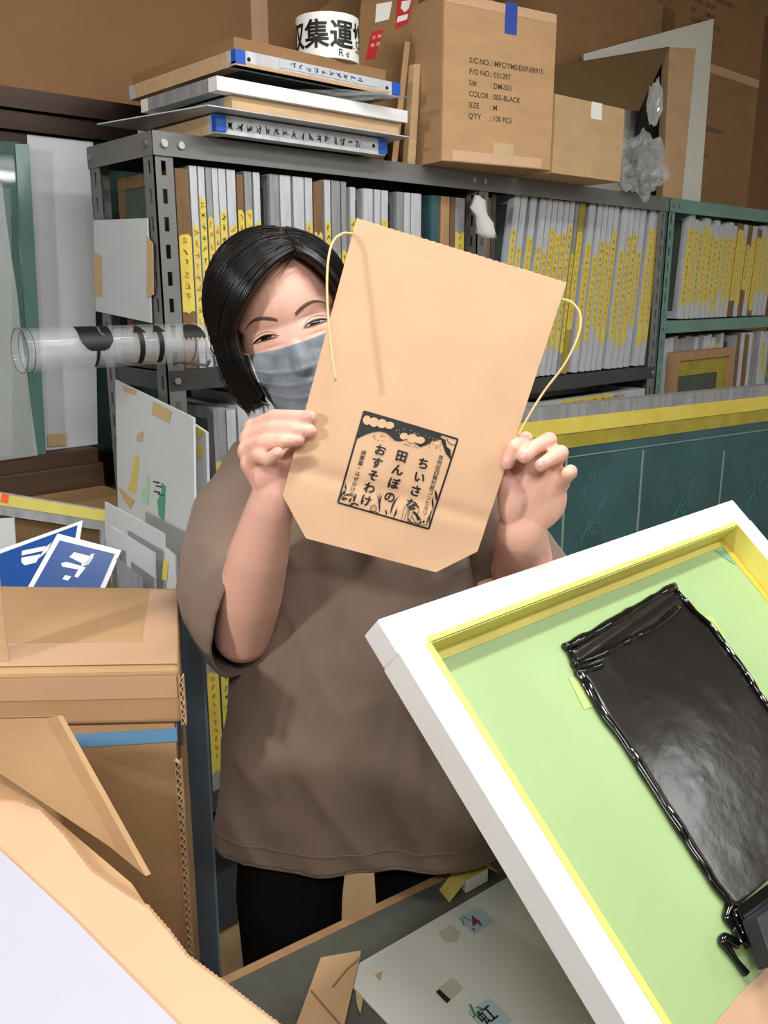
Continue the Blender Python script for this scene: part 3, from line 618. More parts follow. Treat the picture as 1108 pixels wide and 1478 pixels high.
mb = MB().grid(rows); mb.build('wrapping_film', 'film', t, smooth=True)
t = thing('white_board', onax(5, 640, 1, 1.86), 'white board with a pale frame behind the wrapping film', 'board')
pts = [onax(-70, 655, 1, 1.925), onax(18, 652, 1, 1.925), onax(16, 272, 1, 1.98), onax(-70, 268, 1, 1.98)]; pts[0].z = pts[1].z = zs+.001
# (kept thin behind the film)
MB().prism(pts, (0, .003, 0)).build('board', 'board_white', t)

# carton that carries the leaning boards and signs
sc = thing('storage_carton', V3(-.62, 1.42, 0), 'plain carton on the floor under the leaning boards', 'box')
c0 = V3(-.93, 1.17, 0); MB().ob(c0, RGT*.60, FH*.30, (0, 0, .86)).build('body', 'cardboard', sc)
SZ = .861
def lean(name, pts, th, m, label, cat, base=SZ, group=None, asroot=True):
    """leaning sheet: first two pixels are its top corners with distance, the foot stands on z=base, dv further toward the viewer"""
    (x0, y0, d0), (x1, y1, d1), fo = pts; a, b = at(x0, y0, d0), at(x1, y1, d1)
    off = -FH*fo if not isinstance(fo, Vector) else fo
    e = b-a; dz = ((a.z+b.z)/2-base)
    c, d = a+off, b+off; c.z = base; d.z = base; n = (b-a).cross(c-a).normalized(); n = -n if n.dot(FWD) < 0 else n
    return a, b, c, d, n
a, b, c, d, n = lean('', ((166, 548, 1.66), (279, 603, 1.45), .09), 0, 0, '', '')
t = thing('leaning_board', (c+d)/2, 'large pale board with brown tape scraps leaning on the shelf post', 'board'); MB().prism([a, b, d, c], n*.004).build('board', 'board_white', t)
def decal(pp, m, nm, par, p0, nn, off=.0008): return MB().prism([onpl(x, y, p0-nn*off, nn) for x, y in pp], -nn*.0004).build(nm, m, par)
decal([(177, 557), (197, 563), (196, 571), (178, 564)], 'tape_beige', 'tape', t, a, n); decal([(221, 579), (248, 594), (244, 611), (219, 597)], 'tape_beige', 'tape', t, a, n)
decal([(170, 703), (177, 707), (194, 723), (188, 735), (179, 722)], 'tape_beige', 'tape', t, a, n)
decal([(196, 655), (201, 660), (196, 712), (184, 708), (190, 685)], 'tape_yellow2', 'print_patch', t, a, n); decal([(207, 622), (205, 638), (197, 636), (198, 626)], 'kraft_tape', 'print_patch', t, a, n)
decal([(211, 683), (216, 688), (214, 730), (206, 722), (204, 708), (212, 700)], mat('pale_green', '9fcaa4', .5), 'print_patch', t, a, n); decal([(233, 696), (239, 702), (237, 752), (229, 744), (227, 722), (233, 712)], mat('mid_green', '4f9477', .5), 'print_patch', t, a, n)
for k, (x, y) in enumerate(((221, 694), (225, 700), (222, 708), (228, 712))): decal([(x, y), (x+9, y+2), (x+9, y+4), (x, y+2)], 'ink_black', 'print_patch', t, a, n)
a, b, c, d, n = lean('', ((279, 612, 1.52), (297, 624, 1.50), .05), 0, 0, '', '')
t = thing('leaning_board', (c+d)/2, 'narrow white board with yellow tape behind the large pale board', 'board'); MB().prism([a, b, d, c], n*.006).build('board', 'board_white', t)
decal([(280, 614), (294, 622), (289, 632), (281, 628)], 'tape_yellow', 'tape', t, a, n); decal([(285, 640), (292, 643), (291, 660), (283, 658)], 'tape_yellow', 'tape', t, a, n)
for k, (pp, lab) in enumerate(((((151, 724, 1.50), (236, 770, 1.34), .07), 'grey board in front of the large pale board'), (((160, 760, 1.40), (222, 798, 1.28), .05), 'glossy grey sheet before the other leaning boards'), (((168, 806, 1.32), (203, 835, 1.24), .03), 'short grey sheet at the foot of the leaning boards'))):
    a, b, c, d, n = lean('', pp, 0, 0, '', ''); tag(MB().prism([a, b, d, c], n*.003).build('leaning_board', ['board_white', 'board_white', 'alu_dull'][k]), lab, 'board')
a, b, c, d, n = lean('', ((238, 790, 1.26), (253, 803, 1.245), .03), 0, 0, '', '')
t = thing('leaning_board', (c+d)/2, 'white card with a yellow tape strip beside the signs', 'card'); MB().prism([a, b, d, c], n*.003).build('board', 'board_white', t); decal([(236, 808), (243, 812), (241, 838), (234, 836)], 'tape_yellow', 'tape', t, a, n)
# frame with yellow tape along the top, brown panel in it
a, b, c, d, n = lean('', ((-80, 697, 1.52), (153, 735, 1.66), .06), 0, 0, '', '')
t = thing('silkscreen', (c+d)/2, 'wide grey frame with a yellow tape along its top and an orange tab', 'screen frame')
e = (b-a); w_ = (c-a).normalized(); L = (c-a).length
MB().prism([a, b, b+w_*.042, a+w_*.042], n*.02).build('top_rail', 'alu_dull', t); MB().prism([a+w_*.042+n*.012, b+w_*.042+n*.012, d+n*.012, c+n*.012], n*.004).build('panel', 'cardboard_brown_shade', t)
MB().prism([b-e*.04+w_*.042, b+w_*.042, d, d-e*.04], n*.02).build('side_rail', 'alu_dull', t)
MB().prism([a-n*.001+w_*.003, b-n*.001+w_*.003, b-n*.001+w_*.024, a-n*.001+w_*.024], n*.0008).build('tape', 'tape_yellow2', t)
decal([(3, 712), (13, 714), (11, 726), (1, 724)], 'orange', 'orange_tab', t, a, n, .002)
pts = [onax(-40, 725, 1, 1.82), onax(150, 705, 1, 1.82), onax(150, 690, 1, 1.82), onax(-40, 703, 1, 1.82)]
tag(MB().box(.2, .83, 1.73, 1.85, .001, 1.085).build('carton', 'cardboard_dark'), 'closed brown carton under the window ledge', 'box')
# blue signs with a white mark
def sign(pts, th, label, marks):
    P, n = planar(pts); n = -n if n.dot(FWD) < 0 else n
    t = thing('blue_sign', (P[2]+P[3])/2, label, 'sign'); MB().prism(P, n*th).build('panel', 'sign_white', t)
    cen = sum(P, Vector())/4; Q = [p+(cen-p).normalized()*.012 for p in P]; MB().prism([q-n*.0006 for q in Q], -n*.0004).build('blue_field', 'sign_blue', t)
    for m in marks: MB().prism([onpl(x, y, P[0]-n*.0014, n) for x, y in m], -n*.0003).build('white_mark', 'sign_white', t)
    return t
sign([(-70, 818, 1.39), (119, 751, 1.46), (96, 905, 1.36), (-80, 960, 1.30)], .003, 'blue sign with white stripes partly behind the other blue sign', [[(32, 795), (66, 788), (63, 795), (31, 802)], [(31, 805), (59, 800), (52, 812), (36, 816), (31, 812)], [(66, 790), (74, 783), (68, 796), (56, 806)]])
sign([(83, 770, 1.33), (175, 794, 1.35), (128, 905, 1.29), (22, 880, 1.27)], .003, 'blue sign with a white mark in front of the striped one',
     [[(100, 804), (107, 797), (135, 804), (128, 815), (118, 813)], [(131, 800), (137, 799), (127, 815), (117, 818), (118, 813), (125, 812)], [(88, 813), (96, 811), (124, 819), (112, 834), (107, 832), (113, 822), (90, 818)], [(94, 830), (103, 832), (98, 838), (90, 836)]])
a, b, c, d, n = lean('', ((-40, 752, 1.47), (20, 747, 1.47), .03), 0, 0, '', ''); tag(MB().prism([a, b, d, c], n*.003).build('white_card', 'board_white'), 'white card standing behind the striped blue sign', 'card')

# ================================================================ strapped carton
LZ = 1.12
P = [onax(258, 848, 2, LZ), onax(259, 965, 2, LZ), onax(-110, 972, 2, LZ), onax(-110, 843, 2, LZ)]
t = thing('strapped_carton', ((P[0]+P[2])/2).xy.to_3d(), 'tall brown carton with taped lid and blue strap', 'box')
Z = Vector((0, 0, 1)); cen = sum(P, Vector())/4
lid = bevel(MB().prism([p-Z*.066 for p in P], Z*.066).build('lid', 'cardboard', t), .006, 3)
inn = [p+(cen-p).normalized()*.014 for p in P]; ib = [Vector((p.x, p.y, 0.0)) for p in inn]
MB().prism(ib, Z*(LZ-.05)).build('body', 'cardboard', t)
fd = (P[2]-P[1]).normalized(); bd = (P[0]-P[1]).normalized()
# tape over the lid and the front of it
def ontop(pp, m, nm, off=.0012):
    return MB().prism([onax(x, y, 2, LZ+off) for x, y in pp], Z*.0004).build(nm, m, t)
ontop([(216, 851), (256, 853), (256, 958), (-110, 964), (-110, 930), (205, 928)], 'kraft_tape', 'packing_tape')
fn = (inn[1]-inn[2]).cross(Z).normalized(); fn = -fn if fn.dot(FH) > 0 else fn
MB().ob(P[1]+fn*.001+fd*.004-Z*.034, fd*.5, fn*.0005, Z*.026).build('packing_tape', 'kraft_tape', t)
# blue strap round the body
zs0 = onpl(150, 1082, inn[1], fn).z
loop = [inn[0], inn[1], inn[2], inn[3]]; mb = MB()
for i in range(4):
    pa, pb = loop[i], loop[(i+1) % 4]; dr = (pb-pa).normalized(); nn = dr.cross(Z); nn = -nn if nn.dot(cen-pa) > 0 else nn
    z0, z1 = [(.004, .010), (.010, -.004), (-.004, -.004), (-.004, .004)][i]
    o = [pa-dr*.002+nn*.0008, pb+dr*.002+nn*.0008]; v = []
    for p_, zz in zip(o, (z0, z1)): v += [Vector((p_.x, p_.y, zs0+zz)), Vector((p_.x, p_.y, zs0+zz+.016))]
    mb.prism([v[0], v[2], v[3], v[1]], nn*.0015)
mb.build('strap', 'strap_blue', t)
# corrugated edge: two liners with the wavy core between, down the corner of the body
def corrug(p, dr, nn, z0, z1, nm):
    mb = MB(); w_ = .005
    pitch = .0105; n = int((z1-z0)/pitch*2); pts = []
    for k in range(n+1): pts.append((z0+(z1-z0)*k/n, w_ if k % 2 else 0))
    for (za, oa), (zb, ob) in zip(pts, pts[1:]):
        A = Vector((p.x, p.y, za))+nn*oa; B = Vector((p.x, p.y, zb))+nn*ob; mb.add([A, B, B+dr*.006, A+dr*.006], [(0, 1, 2, 3)])
    o = mb.build('corrugated_core', 'kraft_cut', t); solid(o, .0008)
    q = Vector((p.x, p.y, z0)); MB().ob(q+nn*w_, nn*.0012, dr*.006, Z*(z1-z0)).ob(q-nn*.0012, nn*.0012, dr*.006, Z*(z1-z0)).build('liner', 'cardboard_light', t); MB().ob(q-dr*.001, nn*w_, dr*.0008, Z*(z1-z0)).build('core_shade', 'ink_brown', t)
sd = -fd
corrug(inn[1]-sd*.0005+fn*.0005, fn, sd, .25, zs0-.012, 'a')
corrug(P[1]+fn*.001+sd*.0005, fn, sd*.7, LZ-.064, LZ-.006, 'b')
a, n = at(256, 850, 1.27), 0
b = at(289, 900, 1.24); foot = [Vector((b.x, b.y, .001))-FH*.01, Vector((a.x, a.y, .001))-FH*.01]
nn = (b-a).cross(foot[0]-a).normalized()
tag(MB().prism([a, b, foot[0], foot[1]], nn*.004).build('blue_sheet', 'blue_board'), 'blue plastic sheet standing between the strapped carton and the woman', 'sheet')
pts = [onax(x, y, 2, LZ+.001) for x, y in ((-14, 955), (13, 957), (13, 945), (-14, 943))]
tag(MB().prism(pts, Z*.145).build('wooden_batten', 'wood_pale'), 'short wooden batten standing on the strapped carton', 'batten')
# ================================================================ large teal screen standing behind the woman
TZ = 1.225
a = onax(745, 592, 2, TZ); b = onax(1108, 556, 2, TZ); ex = (b-a).normalized(); a = a-ex*.28; Lw = (b-a).length+.35; ny = Vector((-ex.y, ex.x, 0))
t = thing('silkscreen', a+ex*Lw/2-Vector((0, 0, TZ-.001)), 'huge teal screen frame edged in yellow tape standing behind the woman', 'screen frame')
def tb(x0, x1, z0, z1, y0, y1, nm, m, par=None): return MB().ob(a+ex*x0+ny*y0+Vector((0, 0, z0-TZ)), ex*(x1-x0), ny*(y1-y0), Vector((0, 0, z1-z0))).build(nm, m, par or t)
tb(0, Lw, TZ-.035, TZ, 0, .035, 'rail', 'alu_dull'); tb(0, Lw, .002, .04, 0, .035, 'rail', 'alu_dull'); tb(0, .04, .04, TZ-.035, 0, .035, 'rail', 'alu_dull'); tb(Lw-.04, Lw, .04, TZ-.035, 0, .035, 'rail', 'alu_dull')
mf = tb(.035, Lw-.035, .035, TZ-.03, .004, .006, 'mesh_fabric', 'mesh_teal')
tb(.0, Lw, TZ-.075, TZ-.034, -.0008, .0038, 'tape', 'tape_yellow'); tb(.03, Lw-.03, TZ-.115, TZ-.076, .002, .0036, 'tape', 'tape_olive')
P0 = a+ny*.003
mat('line_pale', '7b8f83', .6); mat('line_faint', '3f7471', .6)
def on_t(px, py): return onpl(px, py, P0, ny)
for px in (928, 1045, 818):
    q = on_t(px, 650); x = (q-a).dot(ex); tb(x-.004, x+.004, .05, q.z, .0025, .0038, 'seam_line', 'line_pale')
q0, q1 = on_t(820, 660), on_t(1108, 620); MB().tube([q0, q1], .0022, 4).build('seam_line', 'line_pale', t)
for px, py in ((857, 742), (988, 715), (1092, 700)):
    c = on_t(px, py); mb = MB()
    for sg in (-1, 1):
        mb.tube([c+ex*(sg*(.028*(1+.55*math.sin(k*.55+.4))))+Vector((0, 0, .085-.012*k)) for k in range(15)], .0016, 4)
    mb.tube([c+ex*(.022*math.cos(k*.6)*(1-k/16))+Vector((0, 0, -.045+.024*math.sin(k*.6)*(1-k/16))) for k in range(13)], .0016, 4)
    for k in range(7): mb.tube([c+ex*(-.03+k*.01)+Vector((0, 0, .10)), c+ex*(-.03+k*.01)+Vector((0, 0, .125))], .0014, 4)
    mb.build('printed_figure', 'line_faint', t)

# ================================================================ work table
TBZ = .78
E0, E1 = onax(222, 1458, 2, TBZ), onax(705, 1228, 2, TBZ); te = (E1-E0).normalized(); tn = Vector((-te.y, te.x, 0)); tn = -tn if tn.dot(FH) > 0 else tn
L0 = E0-te*.75; TL, TD = 2.4, .72
t = thing('work_table', L0+te*TL/2+tn*TD/2-Vector((0, 0, TBZ)), 'dark topped work table with a worn wooden edge', 'table'); Zv = Vector((0, 0, 1))
MB().ob(L0+tn*.012-Zv*.03, te*TL, tn*(TD-.012), Zv*.03).build('table_top', 'table_dark', t)
MB().ob(L0-Zv*.034, te*TL, tn*.0118, Zv*.0345).build('edge_trim', 'wood', t)
for u in (.08, TL-.14):
    for v in (.08, TD-.14): MB().ob(L0+te*u+tn*v-Zv*TBZ, te*.06, tn*.06, Zv*(TBZ-.03)).build('leg', 'wood_brown', t)
MB().ob(L0+te*.11+tn*.10-Zv*.13, te*(TL-.22), tn*.02, Zv*.10).build('apron', 'wood_brown', t)
# white plate on it
q0 = onax(512, 1393, 2, TBZ+.004); q1 = onax(735, 1264, 2, TBZ+.004); pe = (q1-q0).normalized(); pn = Vector((-pe.y, pe.x, 0)); pn = -pn if pn.dot(FH) > 0 else pn
MBp = MB().ob(q0-pe*.02-Zv*.0035, pe*.9, pn*.44, Zv*.0035).build('white_plate', 'plate_white'); tag(MBp, 'glossy white plate lying on the work table', 'plate'); bevel(MBp, .001)
PZ = TBZ+.0042
def flat(name, pp, th, m, label, cat, z=PZ, group=None):
    o = MB().prism([onax(x, y, 2, z) for x, y in pp], Zv*th).build(name, m); return tag(o, label, cat, group)
def glyph_flat(body, px, py, size, m, par, ex, ey, z): return text_on('lettering', body, onax(px, py, 2, z), ex, ey, size, m, par, bold=.015)
t1 = flat('acrylic_tab', [(661, 1327), (690, 1311), (711, 1331), (684, 1350)], .003, 'tab_clear', 'pale blue acrylic tab with a purple figure on the white plate', 'tab')
r1 = (onax(711, 1331, 2, PZ)-onax(684, 1350, 2, PZ)).normalized(); r2 = (onax(661, 1327, 2, PZ)-onax(684, 1350, 2, PZ)).normalized()
mat('ink_purple', '8a3a78', .5); mat('ink_green', '4f8a4a', .5)
glyph_flat('.4', 682, 1344, .026, 'ink_purple', t1, r1, r2, PZ+.0034); glyph_flat('ハ', 668, 1337, .016, 'ink_green', t1, r1, r2, PZ+.0034)
t1 = flat('acrylic_tab', [(676, 1462), (706, 1444), (738, 1474), (712, 1500), (690, 1480)], .003, 'tab_clear', 'pale blue acrylic tab with a black character on the white plate', 'tab')
glyph_flat('虹', 699, 1482, .022, 'ink_black', t1, r1, r2, PZ+.0034); glyph_flat('ム', 682, 1471, .02, 'ink_green', t1, r1, r2, PZ+.0034)
flat('clear_tab', [(632, 1347), (650, 1336), (664, 1347), (660, 1360), (643, 1361)], .001, 'tab_pale', 'faint clear patch beside the purple lettered tab', 'tab')
t1 = flat('clear_tab', [(629, 1432), (653, 1412), (668, 1428), (645, 1448)], .002, 'tab_pale', 'small clear plate with a dark scale on the white plate', 'tab')
MB().prism([onax(x, y, 2, PZ+.0026) for x, y in ((629, 1432), (634, 1428), (650, 1443), (645, 1448))], Zv*.0003).build('scale_print', 'ink_black', t1)
flat('clear_tab', [(734, 1277), (741, 1271), (760, 1290), (752, 1296)], .003, 'tab_clear', 'clear tab half under the raised screen', 'tab')
flat('paper_scrap', [(541, 1408), (552, 1402), (549, 1416)], .001, 'tape_beige', 'tiny torn scrap on the white plate', 'scrap'); flat('paper_scrap', [(513, 1430), (524, 1440), (520, 1465), (515, 1452)], .001, 'tape_beige', 'torn sliver beside the cardboard strip', 'scrap')
CS = [(463, 1386), (521, 1376), (497, 1482), (425, 1490)]
t1 = flat('cardboard_strip', CS, .004, 'cardboard_light', 'torn flat cardboard strip on the table edge', 'cardboard', z=TBZ+.006)
MB().tube([onax(480, 1425, 2, TBZ+.0105), onax(500, 1400, 2, TBZ+.0105), onax(520, 1383, 2, TBZ+.0105)], .0012, 5).build('crease', 'cardboard_dark', t1); MB().tube([onax(449, 1430, 2, TBZ+.0105), onax(470, 1455, 2, TBZ+.0105), onax(492, 1480, 2, TBZ+.0105)], .0012, 5).build('crease', 'cardboard_dark', t1)
# yellow taped block
t1 = thing('register_block', onax(672, 1280, 2, TBZ+.001), 'small white block held by yellow tape on the table', 'block')
bq = [onax(x, y, 2, TBZ+.001) for x, y in ((657, 1272), (686, 1256), (704, 1272), (672, 1290))]
bevel(MB().prism(bq, Zv*.018).build('block', 'label_white', t1), .001)
MB().prism([p+Zv*.0185 for p in bq], Zv*.0006).build('tape', 'tape_bright', t1)
sd_ = (bq[3]-bq[0]); MB().add([bq[0]+Zv*.019, bq[3]+Zv*.019, bq[3]+Zv*.0008-pe*.028, bq[0]+Zv*.0008-pe*.028], [(0, 1, 2, 3)]).build('tape_tail', 'tape_yellow2', t1)
MB().add([bq[1]+Zv*.019, bq[2]+Zv*.019, bq[2]+Zv*.0008+pe*.022, bq[1]+Zv*.0008+pe*.022], [(0, 1, 2, 3)]).build('tape_tail', 'tape_yellow2', t1)

# ================================================================ raised printing screen
TH = math.radians(41.4); A = at(545, 893, .82); ex = Vector((1, 0, 0)); ed = Vector((0, -math.cos(TH), -math.sin(TH))); en = Vector((0, -math.sin(TH), math.cos(TH)))
SW, SL, RW, RT = .709, .575, .0395, .032
t = thing('printing_screen', A+ex*SW/2+ed*SL-en*RT, 'white framed printing screen with green mesh raised over the table', 'screen frame')
def sb(u0, u1, v0, v1, h0, h1, nm, m, par=None, bv=0):
    o = MB().ob(A+ex*u0+ed*v0+en*h0, ex*(u1-u0), ed*(v1-v0), en*(h1-h0)).build(nm, m, par or t)
    return bevel(o, bv) if bv else o
sb(0, SW, 0, RW, -RT, 0, 'rail', 'alu_white', bv=.0025); sb(0, SW, SL-RW, SL, -RT, 0, 'rail', 'alu_white', bv=.0025)
sb(0, RW, RW, SL-RW, -RT, 0, 'rail', 'alu_white', bv=.0003); sb(SW-RW, SW, RW, SL-RW, -RT, 0, 'rail', 'alu_white', bv=.0003)
i0, i1, j0, j1 = RW, SW-RW, RW, SL-RW
sb(i0-.01, i1+.01, j0-.01, j1+.01, -RT-.001, -RT-.0002, 'mesh_fabric', 'mesh_green')
e = .0006
sb(i0, i1, j0-e+.001, j0+.0016, -RT+.001, -.001, 'tape', 'tape_bright'); sb(i0, i1, j0+.0016, j0+.012, -RT, -RT+.0008, 'tape', 'tape_yellow2')
sb(i0+.0, i0+.0014, j0, j1, -RT+.001, .0006, 'tape', 'tape_bright'); sb(i0+.0014, i0+.016, j0, j1, -RT, -RT+.0008, 'tape', 'tape_bright'); sb(i0-.006, i0+.0014, j0, j1, .0002, .0008, 'tape', 'tape_bright')
sb(i1-.0014, i1, j0, j1, -RT+.001, .0006, 'tape', 'tape_bright'); sb(i1-.016, i1-.0014, j0, j1, -RT, -RT+.0008, 'tape', 'tape_yellow'); sb(i0, i1, j0-.006, j0, .0002, .0008, 'tape', 'tape_bright')
sb(i0, i1, j1-.016, j1, -RT, -RT+.0008, 'tape', 'tape_bright')
mp0 = A-en*RT
def zp(x, y): return (520+x/1.884, 720+y/1.884)
def onm(x, y, off=.0008): px, py = zp(x, y); return onpl(px, py, mp0+en*off, en)
mat('register_tape', 'b0c67c', .4)
for pp in ([(565, 487), (600, 480), (638, 562), (608, 574)], [(915, 325), (955, 315), (992, 378), (960, 392)]): MB().prism([onm(x, y, .0003) for x, y in pp], en*.0004).build('register_tape', 'register_tape', t)
mat('drag_blue', '6fa58a', .5)
MB().prism([onm(x, y, .0003) for x, y in ((205, 410), (245, 398), (262, 412), (245, 430), (222, 440))], en*.0003).build('ink_smear', 'drag_blue', t); MB().prism([onm(x, y, .0003) for x, y in ((960, 138), (990, 140), (1020, 180), (1000, 168))], en*.0003).build('ink_smear', 'drag_blue', t)
# black ink pulled over the mesh
left = [(562, 415), (588, 470), (612, 505), (660, 590), (740, 700), (820, 830), (880, 920), (960, 1050), (1015, 1115)]
right = [(850, 240), (872, 272), (905, 310), (950, 350), (1035, 465), (1108, 575), (1190, 700), (1250, 790), (1300, 870)]
ik = None
rows = []; nu, nv = 40, 70
def lerp2(P, s):
    s *= len(P)-1; i = min(int(s), len(P)-2); f_ = s-i; return (P[i][0]*(1-f_)+P[i+1][0]*f_, P[i][1]*(1-f_)+P[i+1][1]*f_)
for j in range(nv+1):
    l, r_ = lerp2(left, j/nv), lerp2(right, j/nv); rr = []
    for i in range(nu+1):
        f_ = i/nu; q = onm(l[0]*(1-f_)+r_[0]*f_, l[1]*(1-f_)+r_[1]*f_, .001)
        hgt = .0016+.0003*noise.noise(q*28)+.0006*max(0, noise.noise(q*160)-.1)*(1 if .2 < f_ and j > 14 else 0)
        if j < 12: hgt += .004*(.5+.5*math.sin(j/12*math.pi*3+f_*1.5))*(1-j/12)
        if i in (0, nu) or j == 0: hgt = 0
        rr.append(q+en*hgt)
    rows.append(rr)
ik = MB().grid(rows).build('ink_film', 'ink_gloss', t, smooth=True); ik['label'] = 'glossy black ink'
def bead(pp, r0, nm='ink_bead', wob=1.0):
    pts, rs = [], []; n = len(pp)*7
    for k in range(n+1):
        x, y = lerp2(pp, k/n); q = onm(x, y, .001); pts.append(q+ex*(.002*noise.noise(q*40)*wob)+en*.0028); rs.append(r0*(1+.45*noise.noise(q*55)))
    return MB().tube(pts, rs, 8).build(nm, 'ink_bead', ik, smooth=True)
bead(left, .0042); bead([(x-6, y+4) for x, y in left[1:]], .0028); bead(right, .0036)
bead([(550, 408), (620, 372), (700, 328), (780, 278), (850, 240)], .0055); bead([(575, 455), (640, 430), (720, 390), (800, 350), (860, 300)], .0045); bead([(585, 478), (612, 468), (650, 455)], .005)
bead([(1000, 1105), (990, 1140), (1010, 1170), (1030, 1215)], .005); bead([(1020, 1215), (985, 1195), (975, 1205), (1000, 1235), (1025, 1270), (1043, 1295)], .0042); bead([(1010, 1120), (1030, 1180), (1055, 1220)], .007)
# squeegee left lying at the end of the pull
sq = thing('squeegee', onm(1100, 1200), 'dark squeegee resting in the black ink on the screen', 'squeegee')
def sqp(pp, h0, h1, nm, m):
    v = [onm(x, y, h0) for x, y in pp]; return bevel(MB().prism(v, en*(h1-h0)).build(nm, m, sq), .002)
sqp([(1018, 1112), (1300, 905), (1340, 985), (1050, 1190)], .0145, .019, 'blade', 'ink_bead'); sqp([(1035, 1150), (1320, 940), (1400, 1100), (1080, 1285)], .019, .040, 'handle', 'squeegee_dark')
MB().prism([onm(x, y, .0006) for x, y in ((955, 1435), (1030, 1345), (1110, 1268), (1250, 1330), (1180, 1560), (1000, 1560))], en*.0005).build('kraft_patch', 'kraft_tape', t)
# two supports that hold the screen up at its raised edge
st = thing('screen_prop', A+ex*(SW-.03)+ed*.02-en*RT, 'steel rod propping up the raised screen', 'prop')
p_ = A+ex*(SW-.06)+ed*.03-en*(RT+.007); MB().tube([p_, Vector((p_.x, p_.y, TBZ+.001))], .006, 8).build('rod', 'steel', st); MB().tube([Vector((p_.x, p_.y, TBZ+.001)), Vector((p_.x, p_.y, TBZ+.007))], .02, 12).build('foot', 'steel', st)
for u in (.06, SW-.1):
    h = thing('hinge_clamp', A+ex*(u+.02)+ed*(SL-.02)-en*RT, 'steel hinge clamp holding the near bar of the raised screen', 'clamp', 'screen hinge clamps'); p_ = A+ex*u+ed*(SL-.03)
    MB().ob(p_+en*.001, ex*.05, ed*.034, en*.008).build('jaw', 'steel', h); q_ = p_+ed*.032-en*(RT+.001); MB().ob(q_, ex*.05, ed*.008, en*(RT+.009)).build('jaw', 'steel', h)
    MB().box(q_.x, q_.x+.05, q_.y-.014, q_.y-.001, TBZ+.0005, q_.z+.02).build('foot', 'steel', h)

# ================================================================ near carton with flap, paper bags and white paper
CZ = 1.085
cp = [onax(x, y, 2, CZ) for x, y in ((190, 1275), (345, 1510), (-60, 1680), (-70, 1055))]
t = thing('open_carton', (sum(cp, Vector())/4).xy.to_3d()+Vector((0, 0, TBZ+.001)), 'open carton under the kraft bags with one flap standing', 'box')
MB().prism([Vector((p.x, p.y, TBZ+.001)) for p in cp], Zv*(CZ-TBZ-.001)).build('body', 'cardboard', t)
b0, b1 = cp[0]+(cp[3]-cp[0])*.01, cp[3]; f1, f0 = at(70, 1036, .745), at(-140, 1040, .86)
nn = (b1-b0).cross(f1-b0).normalized(); nn = -nn if nn.dot(FWD) < 0 else nn
MB().prism([b0+nn*.014, f1+nn*.008, f0+nn*.008, b1+nn*.014], nn*.005).build('flap', 'cardboard', t)
BZ = CZ+.001
zig = [(-150, 1140), (0, 1156), (30, 1158), (62, 1170), (95, 1206), (135, 1258), (182, 1290), (216, 1311), (246, 1346), (272, 1381), (330, 1424), (400, 1478), (470, 1530)]
def serr(pp, amp=.9, step=3.5):
    o = []
    for (xa_, ya_), (xb_, yb_) in zip(pp, pp[1:]):
        L = math.hypot(xb_-xa_, yb_-ya_); n = max(1, int(L/step))
        for k in range(n):
            f_ = k/n; s = amp*(1 if k % 2 else -1); o.append((xa_+(xb_-xa_)*f_-(yb_-ya_)/L*s, ya_+(yb_-ya_)*f_+(xb_-xa_)/L*s))
    return o+[pp[-1]]
for k in range(3):
    off = [(0, 0), (-8, 6), (-3, 3)][k]; z = BZ+.0022*k
    pp = [(x+off[0], y+off[1]) for x, y in serr(zig)]+[(430, 1720), (-150, 1720)]
    mbb = MB().prism([onax(x, y, 2, z) for x, y in pp], Zv*.002)
    tag(mbb.build('kraft_bag', 'kraft_dark' if k < 2 else 'kraft'), ['lowest kraft paper bag of the pile on the open carton', 'middle kraft paper bag of the pile on the open carton', 'topmost kraft paper bag of the pile, under white paper'][k], 'paper bag', 'kraft bags on the open carton')
pp = [(-150, 1110), (0, 1229), (100, 1322), (256, 1480), (420, 1660), (150, 1720), (-200, 1720)]
tag(MB().prism([onax(x, y, 2, BZ+.0075) for x, y in pp], Zv*.0012).build('white_paper', 'paper_white'), 'white sheet of paper lying on the kraft bags', 'paper')
# things low behind the woman's legs
tag(MB().prism([onax(x, y, 2, .30) for x, y in ((470, 1360), (470, 1250), (600, 1240), (640, 1330))], Zv*.02).build('cardboard_sheet', 'cardboard_light'), 'pale cardboard lying low behind the woman\'s legs', 'cardboard')
tag(MB().prism([onax(x, y, 2, .02) for x, y in ((272, 1310), (345, 1330), (345, 1440), (270, 1440))], Zv*.004).build('floor_sheet', 'cardboard_grey'), 'grey cardboard sheet on the floor beside the carton', 'cardboard')
# ================================================================ the paper bag held up by the woman
BA, BB, BC = at(515, 314, .93), at(818, 407, .945), at(407.5, 715, .928)
bn = (BB-BA).cross(BC-BA).normalized(); bn = -bn if bn.dot(FWD) > 0 else bn          # towards the viewer
bx = (BB-BA).normalized(); by = bx.cross(bn).normalized(); by = -by if by.z > 0 else by
def bagp(px, py): return onpl(px, py, BA, bn)
c0, c1 = bagp(421, 674), bagp(699, 750); cd = (c1-c0).normalized(); cp_ = bn.cross(cd)
def bulge(q, off=0):
    u, v = (q-BA).dot(bx), (q-BA).dot(by)
    h = .004*math.sin(max(0, min(1, u/.235))*math.pi)*math.sin(max(0, min(1, (v-.02)/.4))*math.pi)+.0022*noise.noise(Vector((u*9, v*7, 1)))+.001*noise.noise(Vector((u*24, v*20, 5)))
    d = (q-c0).dot(cp_); h -= .0018*math.exp(-(d/.009)**2)
    return q+bn*(h+off)
def bagd(px, py): return (bulge(bagp(px, py))-CAM).dot(FWD)
bag = thing('rice_bag', bagp(540, 800), 'flat kraft paper rice bag with a square black print held by the woman', 'paper bag')
